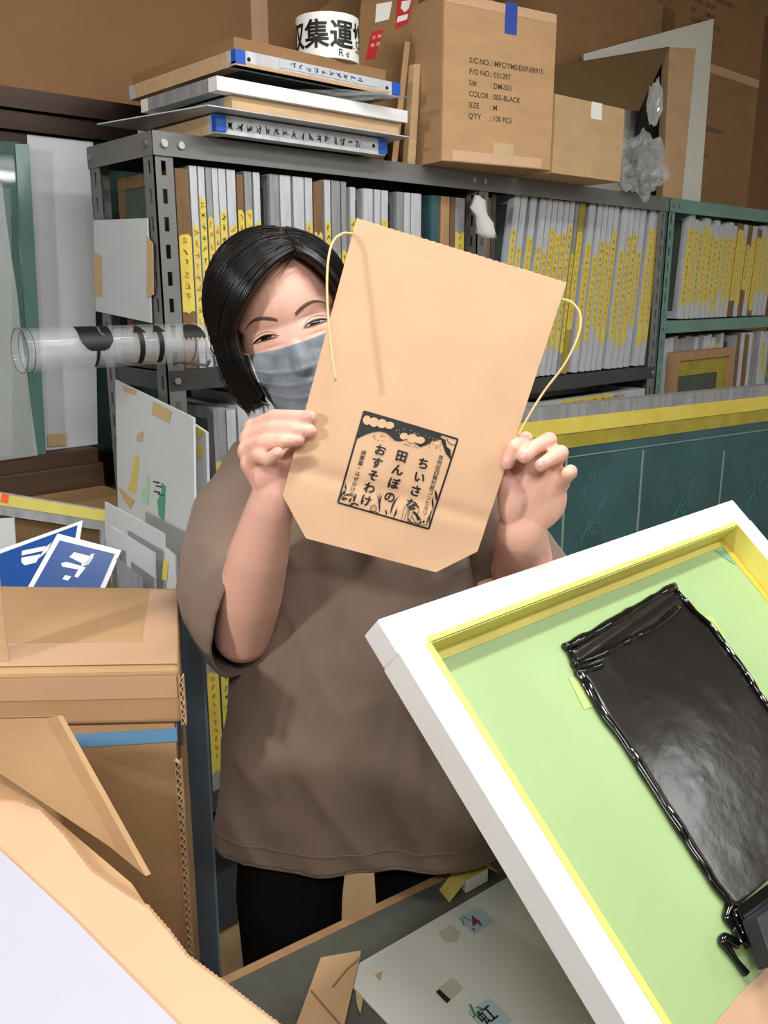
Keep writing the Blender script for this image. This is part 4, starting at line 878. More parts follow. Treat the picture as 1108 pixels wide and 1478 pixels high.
Lp, Rp = [(515, 314), (407.5, 715), (441.5, 777), (629, 826)], [(818, 407), (689, 796), (660, 811), (629.5, 826)]
def rowpt(t):                                    # t 0..1 top to bottom, left and right outline
    if t < .9:
        s = t/.9; return ((515+(407.5-515)*s, 314+(715-314)*s), (818+(689-818)*s, 407+(796-407)*s))
    s = (t-.9)/.1; k = [(407.5, 715), (441.5, 777)]; l = (407.5+34*min(1, s*1.0), 715+62*min(1, s)); r = (689-60*s, 796+30*s); return (l, r)
NR, NC = 130, 60; front, back = [], []
for j in range(NR+1):
    l, r = rowpt(j/NR); fr_, bk_ = [], []
    for i in range(NC+1):
        f_ = i/NC; x, y = l[0]*(1-f_)+r[0]*f_, l[1]*(1-f_)+r[1]*f_
        if j == 0: y += 1.2*(i % 2)
        q = bagp(x, y); ed_ = i in (0, NC) or j == NR
        fr_.append(bulge(q)); bk_.append(bulge(q, -.0012 if ed_ else -.005))
    front.append(fr_); back.append(bk_)
mb = MB().grid(front); mb.build('front_sheet', 'kraft', bag, smooth=True)
mb = MB().grid(back); m2 = MB(); n = NC+1; k = len(mb.v)
rim = [front[0][i] for i in range(n)]
mb.build('back_sheet', 'kraft_dark', bag, smooth=True)
e_ = MB()
per = [(0, i) for i in range(NC+1)]+[(j, NC) for j in range(1, NR+1)]+[(NR, i) for i in range(NC-1, -1, -1)]+[(j, 0) for j in range(NR-1, -1, -1)]
for (a_, b_), (c_, d_) in zip(per, per[1:]):
    if a_ == c_ == 0: continue
    e_.add([front[a_][b_], front[c_][d_], back[c_][d_], back[a_][b_]], [(0, 1, 2, 3)])
e_.build('folded_edge', 'kraft', bag)
# --- print, drawn in the coordinates of an enlarged view of it
def pz(x, y, off=.0006): return bulge(bagp(470+x/5.276, 570+y/5.276), off)
def fine(vs2, fs, off=.0006, m='black_ink', nm='print', par=None):
    return mesh_obj(nm, [pz(x, y, off) for x, y in vs2], fs, m, par or bag)
def poly2(pp, off=.0006, m='black_ink', nm='print', par=None):
    from mathutils.geometry import tessellate_polygon
    t_ = tessellate_polygon([[Vector((x, y, 0)) for x, y in pp]]); vs, fs = evald([(x, y, 0) for x, y in pp], [tuple(f) for f in t_], [])
    bm = bmesh.new(); vv = [bm.verts.new(v) for v in vs]
    for f in fs:
        try: bm.faces.new([vv[i] for i in f])
        except ValueError: pass
    for _ in range(2):
        es = [e for e in bm.edges if e.calc_length() > 60]
        if es: bmesh.ops.subdivide_edges(bm, edges=es, cuts=1); bmesh.ops.triangulate(bm, faces=bm.faces[:])
    bm.verts.index_update(); r_ = fine([(v.co.x, v.co.y) for v in bm.verts], [tuple(v.index for v in f.verts) for f in bm.faces], off, m, nm, par); bm.free(); return r_
def stroke2(pp, w_, off=.0006, m='black_ink', nm='print', taper=False, par=None):
    vs, fs = [], []
    for k_, p_ in enumerate(pp):
        a_, b_ = pp[max(0, k_-1)], pp[min(len(pp)-1, k_+1)]; dx, dy = b_[0]-a_[0], b_[1]-a_[1]; L_ = math.hypot(dx, dy) or 1
        ww = w_*(1-.9*k_/(len(pp)-1)) if taper else w_; vs += [(p_[0]-dy/L_*ww/2, p_[1]+dx/L_*ww/2), (p_[0]+dy/L_*ww/2, p_[1]-dx/L_*ww/2)]
    for k_ in range(len(pp)-1): fs.append((2*k_, 2*k_+1, 2*k_+3, 2*k_+2))
    return fine(vs, fs, off, m, nm, par)
def seg(a_, b_, n_=8): return [(a_[0]+(b_[0]-a_[0])*k_/n_, a_[1]+(b_[1]-a_[1])*k_/n_) for k_ in range(n_+1)]
Q = [(290, 127), (1000, 340), (780, 1020), (92, 820)]
pr = stroke2(seg(Q[0], Q[1], 14), 15, nm='border'); 
for k_ in range(1, 4): stroke2(seg(Q[k_], Q[(k_+1) % 4], 14), 14, nm='border')
sky = [(290, 127), (880, 302), (868, 325), (872, 345), (850, 347), (800, 358), (760, 385), (715, 400), (680, 375), (640, 340), (600, 345), (560, 358), (525, 352), (495, 325), (460, 295), (410, 280), (350, 288), (300, 305), (238, 335)]
sk = poly2(sky, nm='night_sky')
poly2([(868, 325), (905, 345), (915, 395), (945, 420), (950, 500), (910, 450), (885, 385)], nm='sun_rays')
def blob(cs, off=.0011, m='kraft', nm='cloud', par=None):
    for x, y, rx, ry in cs:
        vs = [(x, y)]+[(x+rx*math.cos(a_*math.pi/9), y+ry*math.sin(a_*math.pi/9)) for a_ in range(18)]
        fine(vs, [(0, 1+a_, 1+(a_+1) % 18) for a_ in range(18)], off, m, nm, par)
blob([(312, 195, 30, 36), (365, 210, 36, 36), (425, 222, 38, 34), (482, 235, 36, 27)], par=sk); blob([(592, 318, 32, 26), (655, 335, 40, 34), (712, 348, 38, 27)], par=sk)
rr_ = random.Random(2)
for k_ in range(60):
    u_, v_ = rr_.random(), rr_.random(); x, y = 300+u_*560, 160+u_*165+v_*110
    if not (540 < x < 860 and y < 320+.3*(x-540) or (x < 330 and 250 < y < 310)): continue
    L_ = rr_.uniform(5, 12); a_ = rr_.uniform(0, 3.1); stroke2([(x, y), (x+L_*math.cos(a_), y+L_*math.sin(a_))], 3, .0011, 'kraft', 'sky_fleck', par=sk)
stroke2([(915, 335), (925, 360), (950, 380), (985, 385)], 6, nm='sun')
for cx_, cy_ in ((430, 320), (640, 375), (840, 385)):
    for k_ in range(14):
        x, y = cx_+rr_.uniform(-75, 60), cy_+rr_.uniform(-25, 30)+.25*rr_.uniform(-60, 60); stroke2([(x, y), (x+10, y+4)], 4, nm='mountain_fleck')
rx_, ry_ = (bagp(470+1000/5.276, 570+340/5.276)-bagp(470+290/5.276, 570+127/5.276)).normalized(), None
ry_ = (bagp(470+290/5.276, 570+127/5.276)-bagp(470+92/5.276, 570+820/5.276)).normalized()
kz = .93/1250/5.276
def vtext(body, x, y, size, bold, lh):
    o = bagp(470+x/5.276, 570+y/5.276)
    return text_on('lettering', body, o, rx_, ry_, size*kz, 'black_ink', bag, bold=0, vertical=True, lh=lh, fn=lambda v: bulge(v, .0011), multi=bold)
vtext('ちいさな', 685, 545, 92, .034, 1.17); vtext('田んぼの', 520, 488, 92, .034, 1.17); vtext('おすそわけ', 362, 442, 88, .034, 1.13)
vtext('信州旧四賀村産コシヒカリ', 847, 487, 40, .012, 1.0); vtext('減農薬・はぜかけ米', 262, 450, 40, .012, 1.04)
# rice plants, grasses and the sparrow
def leaf(p, q, w_, bend=0):
    pts = []; n_ = 8; dx, dy = q[0]-p[0], q[1]-p[1]
    for k_ in range(n_+1): f_ = k_/n_; b_ = math.sin(f_*math.pi)*bend; pts.append((p[0]+dx*f_-dy*b_, p[1]+dy*f_+dx*b_))
    vs, fs = [], []
    for k_, (x, y) in enumerate(pts):
        ww = w_*math.sin(math.pi*min(.97, k_/n_+.06)); L_ = math.hypot(dx, dy); vs += [(x-dy/L_*ww/2, y+dx/L_*ww/2), (x+dy/L_*ww/2, y-dx/L_*ww/2)]
    for k_ in range(n_): fs.append((2*k_, 2*k_+1, 2*k_+3, 2*k_+2))
    fine(vs, fs, nm='leaf')
for a_, b_, w_, be in (((405, 890), (382, 735), 9, .05), ((408, 890), (412, 720), 10, 0), ((405, 890), (440, 735), 8, -.06), ((490, 905), (562, 762), 16, -.08), ((512, 935), (540, 855), 14, .06), ((460, 915), (452, 868), 12, .05), ((838, 805), (826, 718), 20, .06), ((818, 868), (815, 770), 15, -.06), ((783, 985), (822, 850), 10, -.08), ((765, 1000), (808, 890), 8, -.1)): leaf(a_, b_, w_, be)
for x, y, a_ in ((150, 700, 95), (138, 740, 80), (165, 760, 20), (150, 790, -10), (185, 800, 60), (215, 790, 100), (205, 830, 30), (235, 835, -30), (130, 790, 120), (225, 770, 75), (120, 760, 60)):
    r_ = math.radians(a_); leaf((x-22*math.cos(r_), y+22*math.sin(r_)), (x+22*math.cos(r_), y-22*math.sin(r_)), 15)
stroke2([(110, 800), (140, 770), (155, 720), (150, 665)], 4); stroke2([(180, 840), (205, 810), (222, 765)], 4); stroke2([(335, 880), (345, 845), (370, 838), (385, 860), (375, 885), (345, 888)], 5, nm='bud'); stroke2([(352, 862), (372, 858)], 4, nm='bud'); stroke2([(322, 885), (350, 880), (398, 897)], 5, nm='bud')
for k_ in range(4):
    x0 = 560+k_*22
    for m_ in range(7): stroke2([(x0+40-3*m_*1.5, 850+m_*17+k_*4), (x0+36-3*m_*1.5, 860+m_*17+k_*4)], 5, nm='rice_grain')
stroke2([(625, 965), (622, 900), (640, 850), (670, 832), (700, 845), (708, 880), (695, 905)], 5, nm='sparrow'); stroke2([(640, 855), (660, 838), (690, 840), (702, 858)], 16, nm='sparrow'); stroke2([(690, 905), (715, 940), (720, 975), (690, 990), (650, 975), (625, 940)], 6, nm='sparrow')
stroke2([(665, 890), (690, 915), (705, 955)], 20, nm='sparrow'); stroke2([(650, 920), (668, 955), (690, 980)], 5, nm='sparrow'); blob([(672, 862, 6, 6)], .0007, 'black_ink', 'sparrow'); stroke2([(700, 975), (740, 965)], 7, nm='sparrow'); blob([(742, 965, 9, 9)], .0007, 'black_ink', 'sparrow'); stroke2([(622, 958), (660, 970), (730, 992), (770, 990)], 5, nm='sparrow')
def spline(pts, n_=10):
    P_ = [Vector(p) for p in pts]; P_ = [P_[0]*2-P_[1]]+P_+[P_[-1]*2-P_[-2]]; o = []
    for i in range(1, len(P_)-2):
        for k_ in range(n_):
            s = k_/n_; a_, b_, c_, d_ = P_[i-1:i+3]; o.append(.5*((2*b_)+(c_-a_)*s+(2*a_-5*b_+4*c_-d_)*s*s+(3*b_-a_-3*c_+d_)*s**3))
    return o+[P_[-2]]
def tie(pts):
    P_ = spline([at(*p) for p in pts]); rs = []
    for i, p_ in enumerate(P_):
        t_ = (P_[min(i+1, len(P_)-1)]-P_[max(i-1, 0)]).normalized(); s_ = t_.cross(FWD).normalized(); d_ = s_.cross(t_)
        rs.append([p_+s_*(.0013*math.cos(a_*math.pi/4))+d_*(.0026*math.sin(a_*math.pi/4)) for a_ in range(8)])
    return MB().loft(rs).build('paper_tie', 'string', bag, smooth=True)
tie([(507, 338, .93), (494, 338, .915), (480, 350, .90), (473, 380, .893), (472, 430, .888), (476, 490, .886), (484, 550, .885)])
tie([(812, 432, .943), (826, 438, .935), (837, 455, .93), (834, 485, .927), (815, 525, .928), (785, 565, .934), (762, 602, .937), (748, 628, .938)])

# ================================================================ the woman
per_o = V3(-.03, 1.12, 0)
person = thing('person', per_o, 'woman in brown T-shirt and grey mask holding up a paper bag', 'person')
TAU = math.radians(17.7); HO = at(419, 476, 1.045)
hf = (CAM-HO).normalized(); hx = RGT*math.cos(TAU)+UPV*math.sin(TAU); hx = (hx-hf*hx.dot(hf)).normalized(); hz = hf.cross(hx).normalized()
if hz.z < 0: hz = -hz
def H(x, y, z): return HO+hx*x+hf*y+hz*z
HF = (hx, hf, hz)
def cap(mb, pts, n=14):
    """chain of (point, radius): round joints and tapering links, every solid closed"""
    for (p, r), (q, s) in zip(pts, pts[1:]):
        d = (q-p); L_ = d.length
        if L_ > 1e-6: mb.tube([p+d*(k_/4) for k_ in range(5)], [r+(s-r)*k_/4 for k_ in range(5)], n)
    for p, r in pts: mb.sph(p, r, n, 10)
B = MB()
B.sph(H(0, -.088, .028), (.072, .094, .086), 40, 28, HF); B.sph(H(0, -.054, -.022), (.0655, .060, .09), 36, 26, HF)
B.sph(H(0, -.046, -.072), (.052, .046, .046), 28, 20, HF); B.sph(H(0, -.024, -.104), (.026, .022, .02), 20, 14, HF)
for s in (-1, 1):
    B.sph(H(s*.034, -.028, -.036), (.030, .026, .028), 20, 14, HF); cap(B, [(H(s*.050, -.034, .020), .012), (H(s*.030, -.016, .023), .012), (H(s*.010, -.012, .016), .010)])
    B.sph(H(s*.074, -.088, -.012), (.008, .018, .030), 16, 12, HF)
cap(B, [(H(0, -.010, .014), .008), (H(0, -.004, -.012), .0085), (H(0, .010, -.038), .011), (H(0, .010, -.046), .012)])
for s in (-1, 1): B.sph(H(s*.011, .000, -.046), .009, 12, 10)
NB = at(478, 645, 1.15)
cap(B, [(H(0, -.095, -.07), .052), (NB, .055)])
CH, PE = at(518, 800, 1.16), at(522, 1180, 1.17)
fr_b = (RGT, FH, Vector((0, 0, 1)))
B.sph(CH, (.145, .085, .17), 30, 20, fr_b); B.sph(at(520, 960, 1.16), (.13, .085, .17), 30, 20, fr_b); B.sph(at(520, 1120, 1.17), (.13, .085, .10), 30, 20, fr_b)
SR, SLf = at(372, 692, 1.15), at(648, 700, 1.15)
cap(B, [(NB, .05), (SR, .046)]); cap(B, [(NB, .05), (SLf, .046)])
def hR(x, y, d): return at(330+x/5.83, 560+y/5.83, d)
def hL(x, y, d): return at(680+x/6.156, 600+y/6.156, d)
# her right arm and hand (over the bag's short-tie side)
WR = hR(395, 905, .955); ER = at(350, 915, 1.075)
cap(B, [(SR, .046), (at(355, 800, 1.12), .043), (ER, .036)], 48); cap(B, [(ER, .036), (at(360, 860, 1.035), .0385), (at(373, 800, .995), .0345), (at(389, 735, .96), .0262), (WR, .0255)], 48)
tipd = lambda x, y, o=.0098: bagd(330+x/5.83, 560+y/5.83)-o
FR = {'index': [(215, 345, .962, .0105), (385, 245, .940, .0088), (540, 243, .926, .0078), (685, 243, tipd(685, 243), .0070)],
      'middle': [(180, 430, .955, .0108), (360, 350, .930, .0090), (540, 352, .917, .0080), (685, 362, tipd(685, 362), .0072)],
      'ring': [(165, 530, .948, .0105), (290, 462, .922, .0088), (450, 450, .910, .0078), (588, 438, tipd(588, 438, .012), .0068)],
      'little': [(190, 640, .945, .0095), (245, 570, .922, .0080), (330, 605, .905, .0072), (412, 545, .898, .0064)],
      'thumb': [(400, 800, .955, .016), (470, 690, .957, .0130), (540, 580, .952, .0100), (620, 480, .948, .0085)]}
for k_, ch in FR.items():
    cap(B, [(hR(x, y, d), r) for x, y, d, r in ch])
    if k_ != 'thumb':
        x, y, d, r = ch[0]; cap(B, [(WR+(hR(430, 860, .955)-WR)*(.2 if k_ == 'index' else 0), .018), (hR((x+390)/2, (y+860)/2, .955), .0165), (hR(x, y, d), .0125)])
B.sph(hR(350, 740, .945), (.022, .014, .022), 16, 12); B.sph(hR(400, 840, .95), (.020, .016, .018), 16, 12)
# her left arm and hand
WL = hL(440, 1030, .985); EL = at(757, 905, 1.15)
cap(B, [(SLf, .046), (at(712, 805, 1.13), .043), (EL, .040)], 48); cap(B, [(EL, .038), (at(757, 850, 1.105), .040), (at(754, 805, 1.062), .0355), (WL, .0285)], 48)
tl = lambda x, y, o=.0098: bagd(680+x/6.156, 600+y/6.156)-o
FLh = {'index': [(470, 400, .975, .0112), (478, 205, .958, .0088), (375, 285, .929, .0080), (318, 425, tl(318, 425), .0070)],
       'middle': [(585, 400, .975, .0115), (690, 215, .955, .0092), (560, 280, .934, .0082), (470, 365, .925, .0074)],
       'ring': [(690, 450, .975, .0110), (795, 330, .953, .0090), (710, 380, .934, .0080), (618, 440, .926, .0071)],
       'little': [(775, 585, .972, .0100), (875, 505, .955, .0085), (880, 495, .940, .0078), (845, 520, .928, .0068)],
       'thumb': [(370, 800, .972, .0170), (330, 640, .966, .0135), (265, 530, .962, .0105), (180, 440, .960, .0088)]}
for k_, ch in FLh.items():
    cap(B, [(hL(x, y, d), r) for x, y, d, r in ch])
    if k_ != 'thumb':
        x, y, d, r = ch[0]; cap(B, [(WL, .020), (hL((x+470)/2, (y+900)/2, .980), .0175), (hL(x, y, d), .0135)])
B.sph(hL(500, 880, .977), (.027, .017, .026), 24, 16, (RGT, FWD, UPV)); B.sph(hL(670, 720, .977), (.023, .014, .032), 24, 16, (RGT, FWD, UPV)); B.sph(hL(590, 820, .978), (.026, .015, .026), 24, 16, (RGT, FWD, UPV)); B.sph(hL(380, 800, .97), (.020, .016, .026), 16, 12); B.sph(hL(560, 640, .974), (.034, .013, .034), 20, 14, (RGT, FWD, UPV)); B.sph(hL(520, 800, .975), (.032, .015, .030), 20, 14, (RGT, FWD, UPV)); B.sph(hL(620, 560, .975), (.030, .012, .022), 20, 14, (RGT, FWD, UPV))
cap(B, [(hL(*c[0][:3]), .0125) for c in (FLh['index'], FLh['middle'], FLh['ring'], FLh['little'])])
bv, bf = remesh(B, .0019, 4, .5)
# modelling of the eye region
loc = np.array([(v[0]-HO.x, v[1]-HO.y, v[2]-HO.z) for v in bv]); HXn, HFn, HZn = np.array(hx), np.array(hf), np.array(hz)
lx, ly, lz = loc@HXn, loc@HFn, loc@HZn; face = (ly > -.06) & (np.abs(lx) < .075) & (np.abs(lz) < .12)
dent = np.zeros(len(bv))
for s in (-1, 1):
    dent -= .0045*np.exp(-(((lx-s*.031)/.018)**2+((lz-.004)/.012)**2)); dent += .0030*np.exp(-(((lx-s*.031)/.013)**2+((lz+.001)/.006)**2)); dent -= .0018*np.exp(-(((lx-s*.031)/.015)**2+((lz+.0135)/.0025)**2))
    dent -= .0012*np.exp(-(((lx-s*.031)/.015)**2+((lz-.0085)/.0018)**2))
bv = bv+np.outer(dent*face, HFn)
body = mesh_obj('body', bv, bf, 'skin', person, smooth=True)
bvh = BVHTree.FromPolygons([Vector(v) for v in bv], bf)
def onface(x, z, off=.0):
    h_ = bvh.ray_cast(H(x, .045, z), -hf); p_ = h_[0] if h_[0] is not None else H(x, -.02, z); return p_+hf*off
def onbody(px, py): h_ = bvh.ray_cast(CAM, ray(px, py).normalized()); return h_[0], h_[1]
def fpoly(nm, top, bot, m, off, par, n=14):
    """patch on the face between an upper and a lower outline given in face coordinates (mm)"""
    rows = []
    for j in range(5):
        rows.append([])
        for i in range(n+1):
            a_, b_ = lerp2(top, i/n), lerp2(bot, i/n); f_ = j/4; x, z = a_[0]*(1-f_)+b_[0]*f_, a_[1]*(1-f_)+b_[1]*f_
            rows[-1].append(onface(x/1000, z/1000, off+.0006*math.sin(f_*math.pi)))
    return MB().grid(rows).build(nm, m, par, smooth=True)
for s in (-1, 1):
    k_ = lambda L_: [(s*x, z) for x, z in L_]
    ey = fpoly('eye', k_([(17, -2.6), (22, .0), (29, 1.6), (36, 1.4), (43, -.8), (47, -2.8)]), k_([(17, -2.8), (22, -2.9), (29, -2.6), (36, -2.6), (43, -2.6), (47, -3.0)]), 'eye_white', .0004, person)
    fpoly('iris', k_([(24, .2), (28, 1.4), (31, 1.8), (34, 1.6), (38, .6)]), k_([(24.5, -2.4), (28, -2.5), (31, -2.5), (34, -2.5), (37.5, -2.4)]), 'eye_dark', .0008, ey)
    fpoly('lash_line', k_([(15, -2.6), (21, 1.5), (29, 3.4), (36, 3.3), (44, .9), (50, -2.8)]), k_([(15.4, -3.0), (21, -.2), (29, 1.3), (36, 1.1), (43, -1.1), (48, -3.2)]), 'eye_dark', .0011, ey)
    fpoly('lower_lid', k_([(18, -2.9), (24, -2.9), (32, -2.6), (40, -2.6), (46, -2.8)]), k_([(18, -3.6), (24, -3.9), (32, -3.8), (40, -3.7), (46, -3.4)]), 'lid', .0007, ey)
    fpoly('eyelid_crease', k_([(17, .6), (22, 4.6), (29, 7.0), (37, 6.8), (46, 3.4)]), k_([(17.2, .2), (22, 4.0), (29, 6.3), (37, 6.1), (46, 3.0)]), 'lid', .0003, ey)
    fpoly('eyebrow', k_([(11, 17), (18, 21.5), (28, 25.2), (38, 25.6), (46, 22.2), (53, 16.5)]), k_([(11.5, 13.2), (18, 16.6), (28, 20.6), (38, 22.0), (46, 19.8), (53, 16)]), 'brow', .0007, person)
# fingernails
for px, py, up_, w_ in ((443.2, 597.3, (1, .05), 4.2), (444.5, 620.5, (1, .1), 4.2), (430.8, 634.6, (1, -.1), 3.6), (400, 651.5, (.8, -.6), 3.6), (730.2, 665, (-.35, .93), 4.2), (755.5, 657, (-.75, .6), 4.4), (782.5, 668.5, (-.75, .6), 4.0)):
    p_, n_ = onbody(px, py)
    if p_ is None: continue
    if n_.dot(FWD) > 0: n_ = -n_
    e1 = (RGT*up_[0]-UPV*up_[1]); e1 = (e1-n_*e1.dot(n_)).normalized(); e2 = n_.cross(e1); rows = []
    for j in range(7):
        a_ = (j/6-.5)*2; rows.append([])
        for i in range(7):
            b_ = (i/6-.5)*2; r_ = math.sqrt(max(0, 1-abs(a_)**3)); q = p_+e1*(a_*.0052)+e2*(b_*w_/1000*r_)-n_*(.0014*b_*b_*r_*r_+.0008*a_*a_)+n_*.0006; rows[-1].append(q)
    MB().grid(rows).build('fingernail', 'nail', person, smooth=True)

# ---------------------------------------------------------------- face mask
rows = []; NU, NV = 44, 40
for j in range(NV+1):
    w_ = j/NV; rr = []
    for i in range(NU+1):
        u = i/NU*2-1; half = .0585-.004*w_-.004*(w_ > .85)*(w_-.85)/.15
        x = u*half; zt = -.0135-.004*(1-u*u)+.006*(abs(u)**3)*0; zb = -.112+.030*abs(u)**2.2; z = zt+(zb-zt)*w_
        p_ = onface(x, z); yy = (p_-HO).dot(hf)
        base = .019*(1-u*u)**.8*math.sin(min(1, w_*1.15+.18)*math.pi*.62)-.003-.030*abs(u)**2.6      # tented cloth profile
        y = max(yy+.0028, base if abs(u) < .9 else -9)
        pl = 0
        for c_ in (.34, .52, .70):
            t_ = (w_-c_-.02*u)/.05; pl += .0042*max(0, 1-abs(t_))*(1 if t_ < 0 else .15)
        y += pl*(1-.5*abs(u))+.0012*noise.noise(Vector((x*60, z*60, 2)))+(.0018*math.exp(-(u/.05)**2))
        rr.append(H(x, y, z))
    rows.append(rr)
mk = solid(MB().grid(rows).build('face_mask', 'mask_grey', person, smooth=True), .0012)
for s in (0, NU):
    MB().tube([rows[j][s]+hf*.0006 for j in range(NV+1)], .0012, 5).build('mask_edge', 'mask_elastic', mk)
for s, sg in ((0, -1), (NU, 1)):
    MB().tube(spline([rows[1][s], H(sg*.070, -.05, -.005), H(sg*.079, -.085, .012), H(sg*.076, -.09, -.03), H(sg*.066, -.05, -.07), rows[NV-2][s]]), .0011, 5).build('ear_loop', 'mask_elastic', mk)

# ---------------------------------------------------------------- hair: two sheets from a side parting, and fine strands over them
HC = Vector((-.004, -.085, .022)); HR = Vector((.093, .114, .106))
def hairpt(root, phi, t, lift=0, tipz=-.07):
    """root and equator are directions on the unit sphere; t 0..1 along the strand; then it hangs down"""
    e_ = Vector((math.cos(phi), math.sin(phi), -.05)).normalized(); T = .62
    if t < T:
        s = t/T; w_ = root.angle(e_, 0); d = (root*math.sin((1-s)*w_)+e_*math.sin(s*w_))/math.sin(w_) if w_ > 1e-3 else root
        puff = 1+.05*math.sin(s*math.pi); return Vector((HC[k_]+d[k_]*(HR[k_]*puff+lift) for k_ in range(3)))
    s = (t-T)/(1-T); z0 = HC.z-.05*HR.z; k2 = 1+.06*math.sin(s*2.2)-.16*s*s
    return Vector((HC.x+e_.x*(HR.x+lift)*k2, HC.y+e_.y*(HR.y+lift)*k2, z0+(tipz-z0)*s))
def rootdir(s):                                  # parting from the front hairline to the crown
    a_, b_ = Vector((.036, -.004, .089)), Vector((.012, -.125, .128)); p_ = a_.lerp(b_, s); d = Vector(((p_[k_]-HC[k_])/HR[k_] for k_ in range(3))); return d.normalized()
PH0L, PH1 = math.radians(133), math.radians(276); PH0R = math.radians(36)
hair = thing('x', (0, 0, 0), '', ''); bpy.data.objects.remove(hair)
HM = MB()
def sheet(phis, tips):
    rows = []
    for j in range(49):
        s = j/48; phi = phis[0]+(phis[1]-phis[0])*s; rows.append([H(*hairpt(rootdir(min(1, s*1.25)), phi, t/36, -.003, tips(s))) for t in range(37)])
    return rows
tl_ = lambda s: -.066-.02*min(1, s*2); tr_ = lambda s: -.055-.03*min(1, s*2)
shs = []
for phis, tf in (((PH0L, PH1), tl_), ((PH0R, PH1-2*math.pi), tr_)):
    rows = sheet(phis, tf); HM.grid(rows)
hair_o = solid(HM.build('hair', 'hair', person, smooth=True), .010)
SM = MB(); r_ = random.Random(5)
for k_ in range(1500):
    left_ = r_.random() < .6; s = r_.random()**1.3; phis, tf = ((PH0L, PH1), tl_) if left_ else ((PH0R, PH1-2*math.pi), tr_)
    phi = phis[0]+(phis[1]-phis[0])*s+r_.gauss(0, .02)*(1 if s > .03 else .4); lf = r_.uniform(-.001, .0035); tz = tf(s)+r_.gauss(0, .004); rd = rootdir(min(1, max(0, s*1.25+r_.gauss(0, .02))))
    t0 = r_.uniform(0, .25); pts = []
    wv = r_.uniform(-.02, .02)
    for q in range(15):
        t = t0+(1-t0)*q/14; pts.append(H(*hairpt(rd, phi+wv*math.sin(t*3), t, lf, tz)))
    SM.tube(pts, [.0010*(1-.75*(q/14)**2) for q in range(15)], 3, False)
SM.build('hair_strand', 'hair', hair_o, smooth=True)['kind'] = 'stuff'
for a_, b_, c_ in (((.030, .002, .082), (.000, .006, .072), (-.024, .004, .052)), ((.034, .0, .084), (.012, .006, .068), (-.006, .004, .058)), ((.036, 0, .084), (.018, .005, .070), (.006, .006, .060))):
    pts = spline([H(*a_), H(*b_), H(*c_)], 8); MB().tube(pts, [.0007*(1-.8*k_/len(pts)) for k_ in range(len(pts))], 4).build('hair_wisp', 'hair', hair_o)
r_ = random.Random(9)
for k_ in range(10):
    ph = PH0L+r_.uniform(.1, 1.3); pts = [H(*hairpt(rootdir(.3), ph+.08*math.sin(q*.5), .55+.5*q/9, .008*r_.random()+.004*q/9, -.075)) for q in range(10)]
    MB().tube(pts, .0005, 3).build('hair_wisp', 'hair', hair_o)

# ---------------------------------------------------------------- T-shirt
def ring(c, a_, b_, n=40, sq=2.3):
    o = []
    for i in range(n):
        t = 2*math.pi*i/n; cs, sn = math.cos(t), math.sin(t); o.append(c+RGT*(a_*math.copysign(abs(cs)**(2/sq), cs))+FH*(b_*math.copysign(abs(sn)**(2/sq), sn)))
    return o
TS = MB()
TS.loft([ring(at(px, py, d), a_, b_) for px, py, d, a_, b_ in ((480, 632, 1.15, .062, .055), (484, 652, 1.15, .105, .068), (500, 676, 1.155, .150, .080), (515, 715, 1.16, .160, .095), (520, 780, 1.16, .160, .108), (523, 860, 1.16, .163, .112), (525, 960, 1.155, .172, .110), (526, 1080, 1.15, .185, .104), (525, 1160, 1.145, .194, .090), (524, 1225, 1.14, .202, .080))])
cap(TS, [(at(470, 668, 1.15), .05), (at(385, 685, 1.15), .058)]); cap(TS, [(at(530, 672, 1.15), .05), (at(635, 695, 1.15), .058)])
tv, tf_ = remesh(TS, .0042, 10, .5)
zh = at(524, 1207, 1.14).z
def folds(v, base=1.0):
    q = Vector(v); u = (q-per_o).dot(RGT); w_ = (q-per_o).dot(FH); z = q.z
    f_ = .010*noise.noise(Vector((u*10+z*3.5, w_*6, z*2.6)))-.013*abs(noise.noise(Vector((u*15+z*8, w_*10, z*5+4))))+.0022*noise.noise(Vector((u*40, w_*30, z*22)))
    f_ += .020*noise.noise(Vector((u*13, w_*10, z*1.2+9)))*max(0, min(1, (1.25-z)/.35))     # long hanging folds below the chest
    return f_*base
def shell(vs, fs, cut, fold=1.0):
    """drop the capped ends, push folds along the normals"""
    me = bpy.data.meshes.new('t'); me.from_pydata([tuple(v) for v in vs], [], fs); me.update(); nn = [Vector(v.normal) for v in me.vertices]; bpy.data.meshes.remove(me)
    keep = [not cut(Vector(v)) for v in vs]; idx = {}; ov = []
    for i, v in enumerate(vs):
        if keep[i]: idx[i] = len(ov); ov.append(Vector(v)+nn[i]*folds(v, fold))
    return ov, [tuple(idx[i] for i in f) for f in fs if all(keep[i] for i in f)]
nk = at(478, 636, 1.15)
v1, f1_ = shell(tv, tf_, lambda v: v.z < zh or (v-nk).dot((H(0, -.09, -.06)-nk).normalized()) > -.004 and (v-nk).length < .12)
def sleeve(chain, p0, n_, R_):
    S = MB(); cap(S, chain, 28); sv, sf = remesh(S, .004, 8, .5); n_ = n_.normalized()
    return shell(sv, sf, lambda v: (v-p0).dot(n_) > 0, .9)
Zu = Vector((0, 0, 1))
nR = RGT*.80-FH*.52-Zu*.22; nL = -RGT*.15-FH*.8-Zu*.6
v2, f2_ = sleeve([(at(385, 685, 1.15), .062), (at(352, 745, 1.145), .070), (at(340, 815, 1.125), .075), (at(346, 868, 1.10), .079), (at(372, 885, 1.07), .083)], at(366, 882, 1.062), nR, .08)
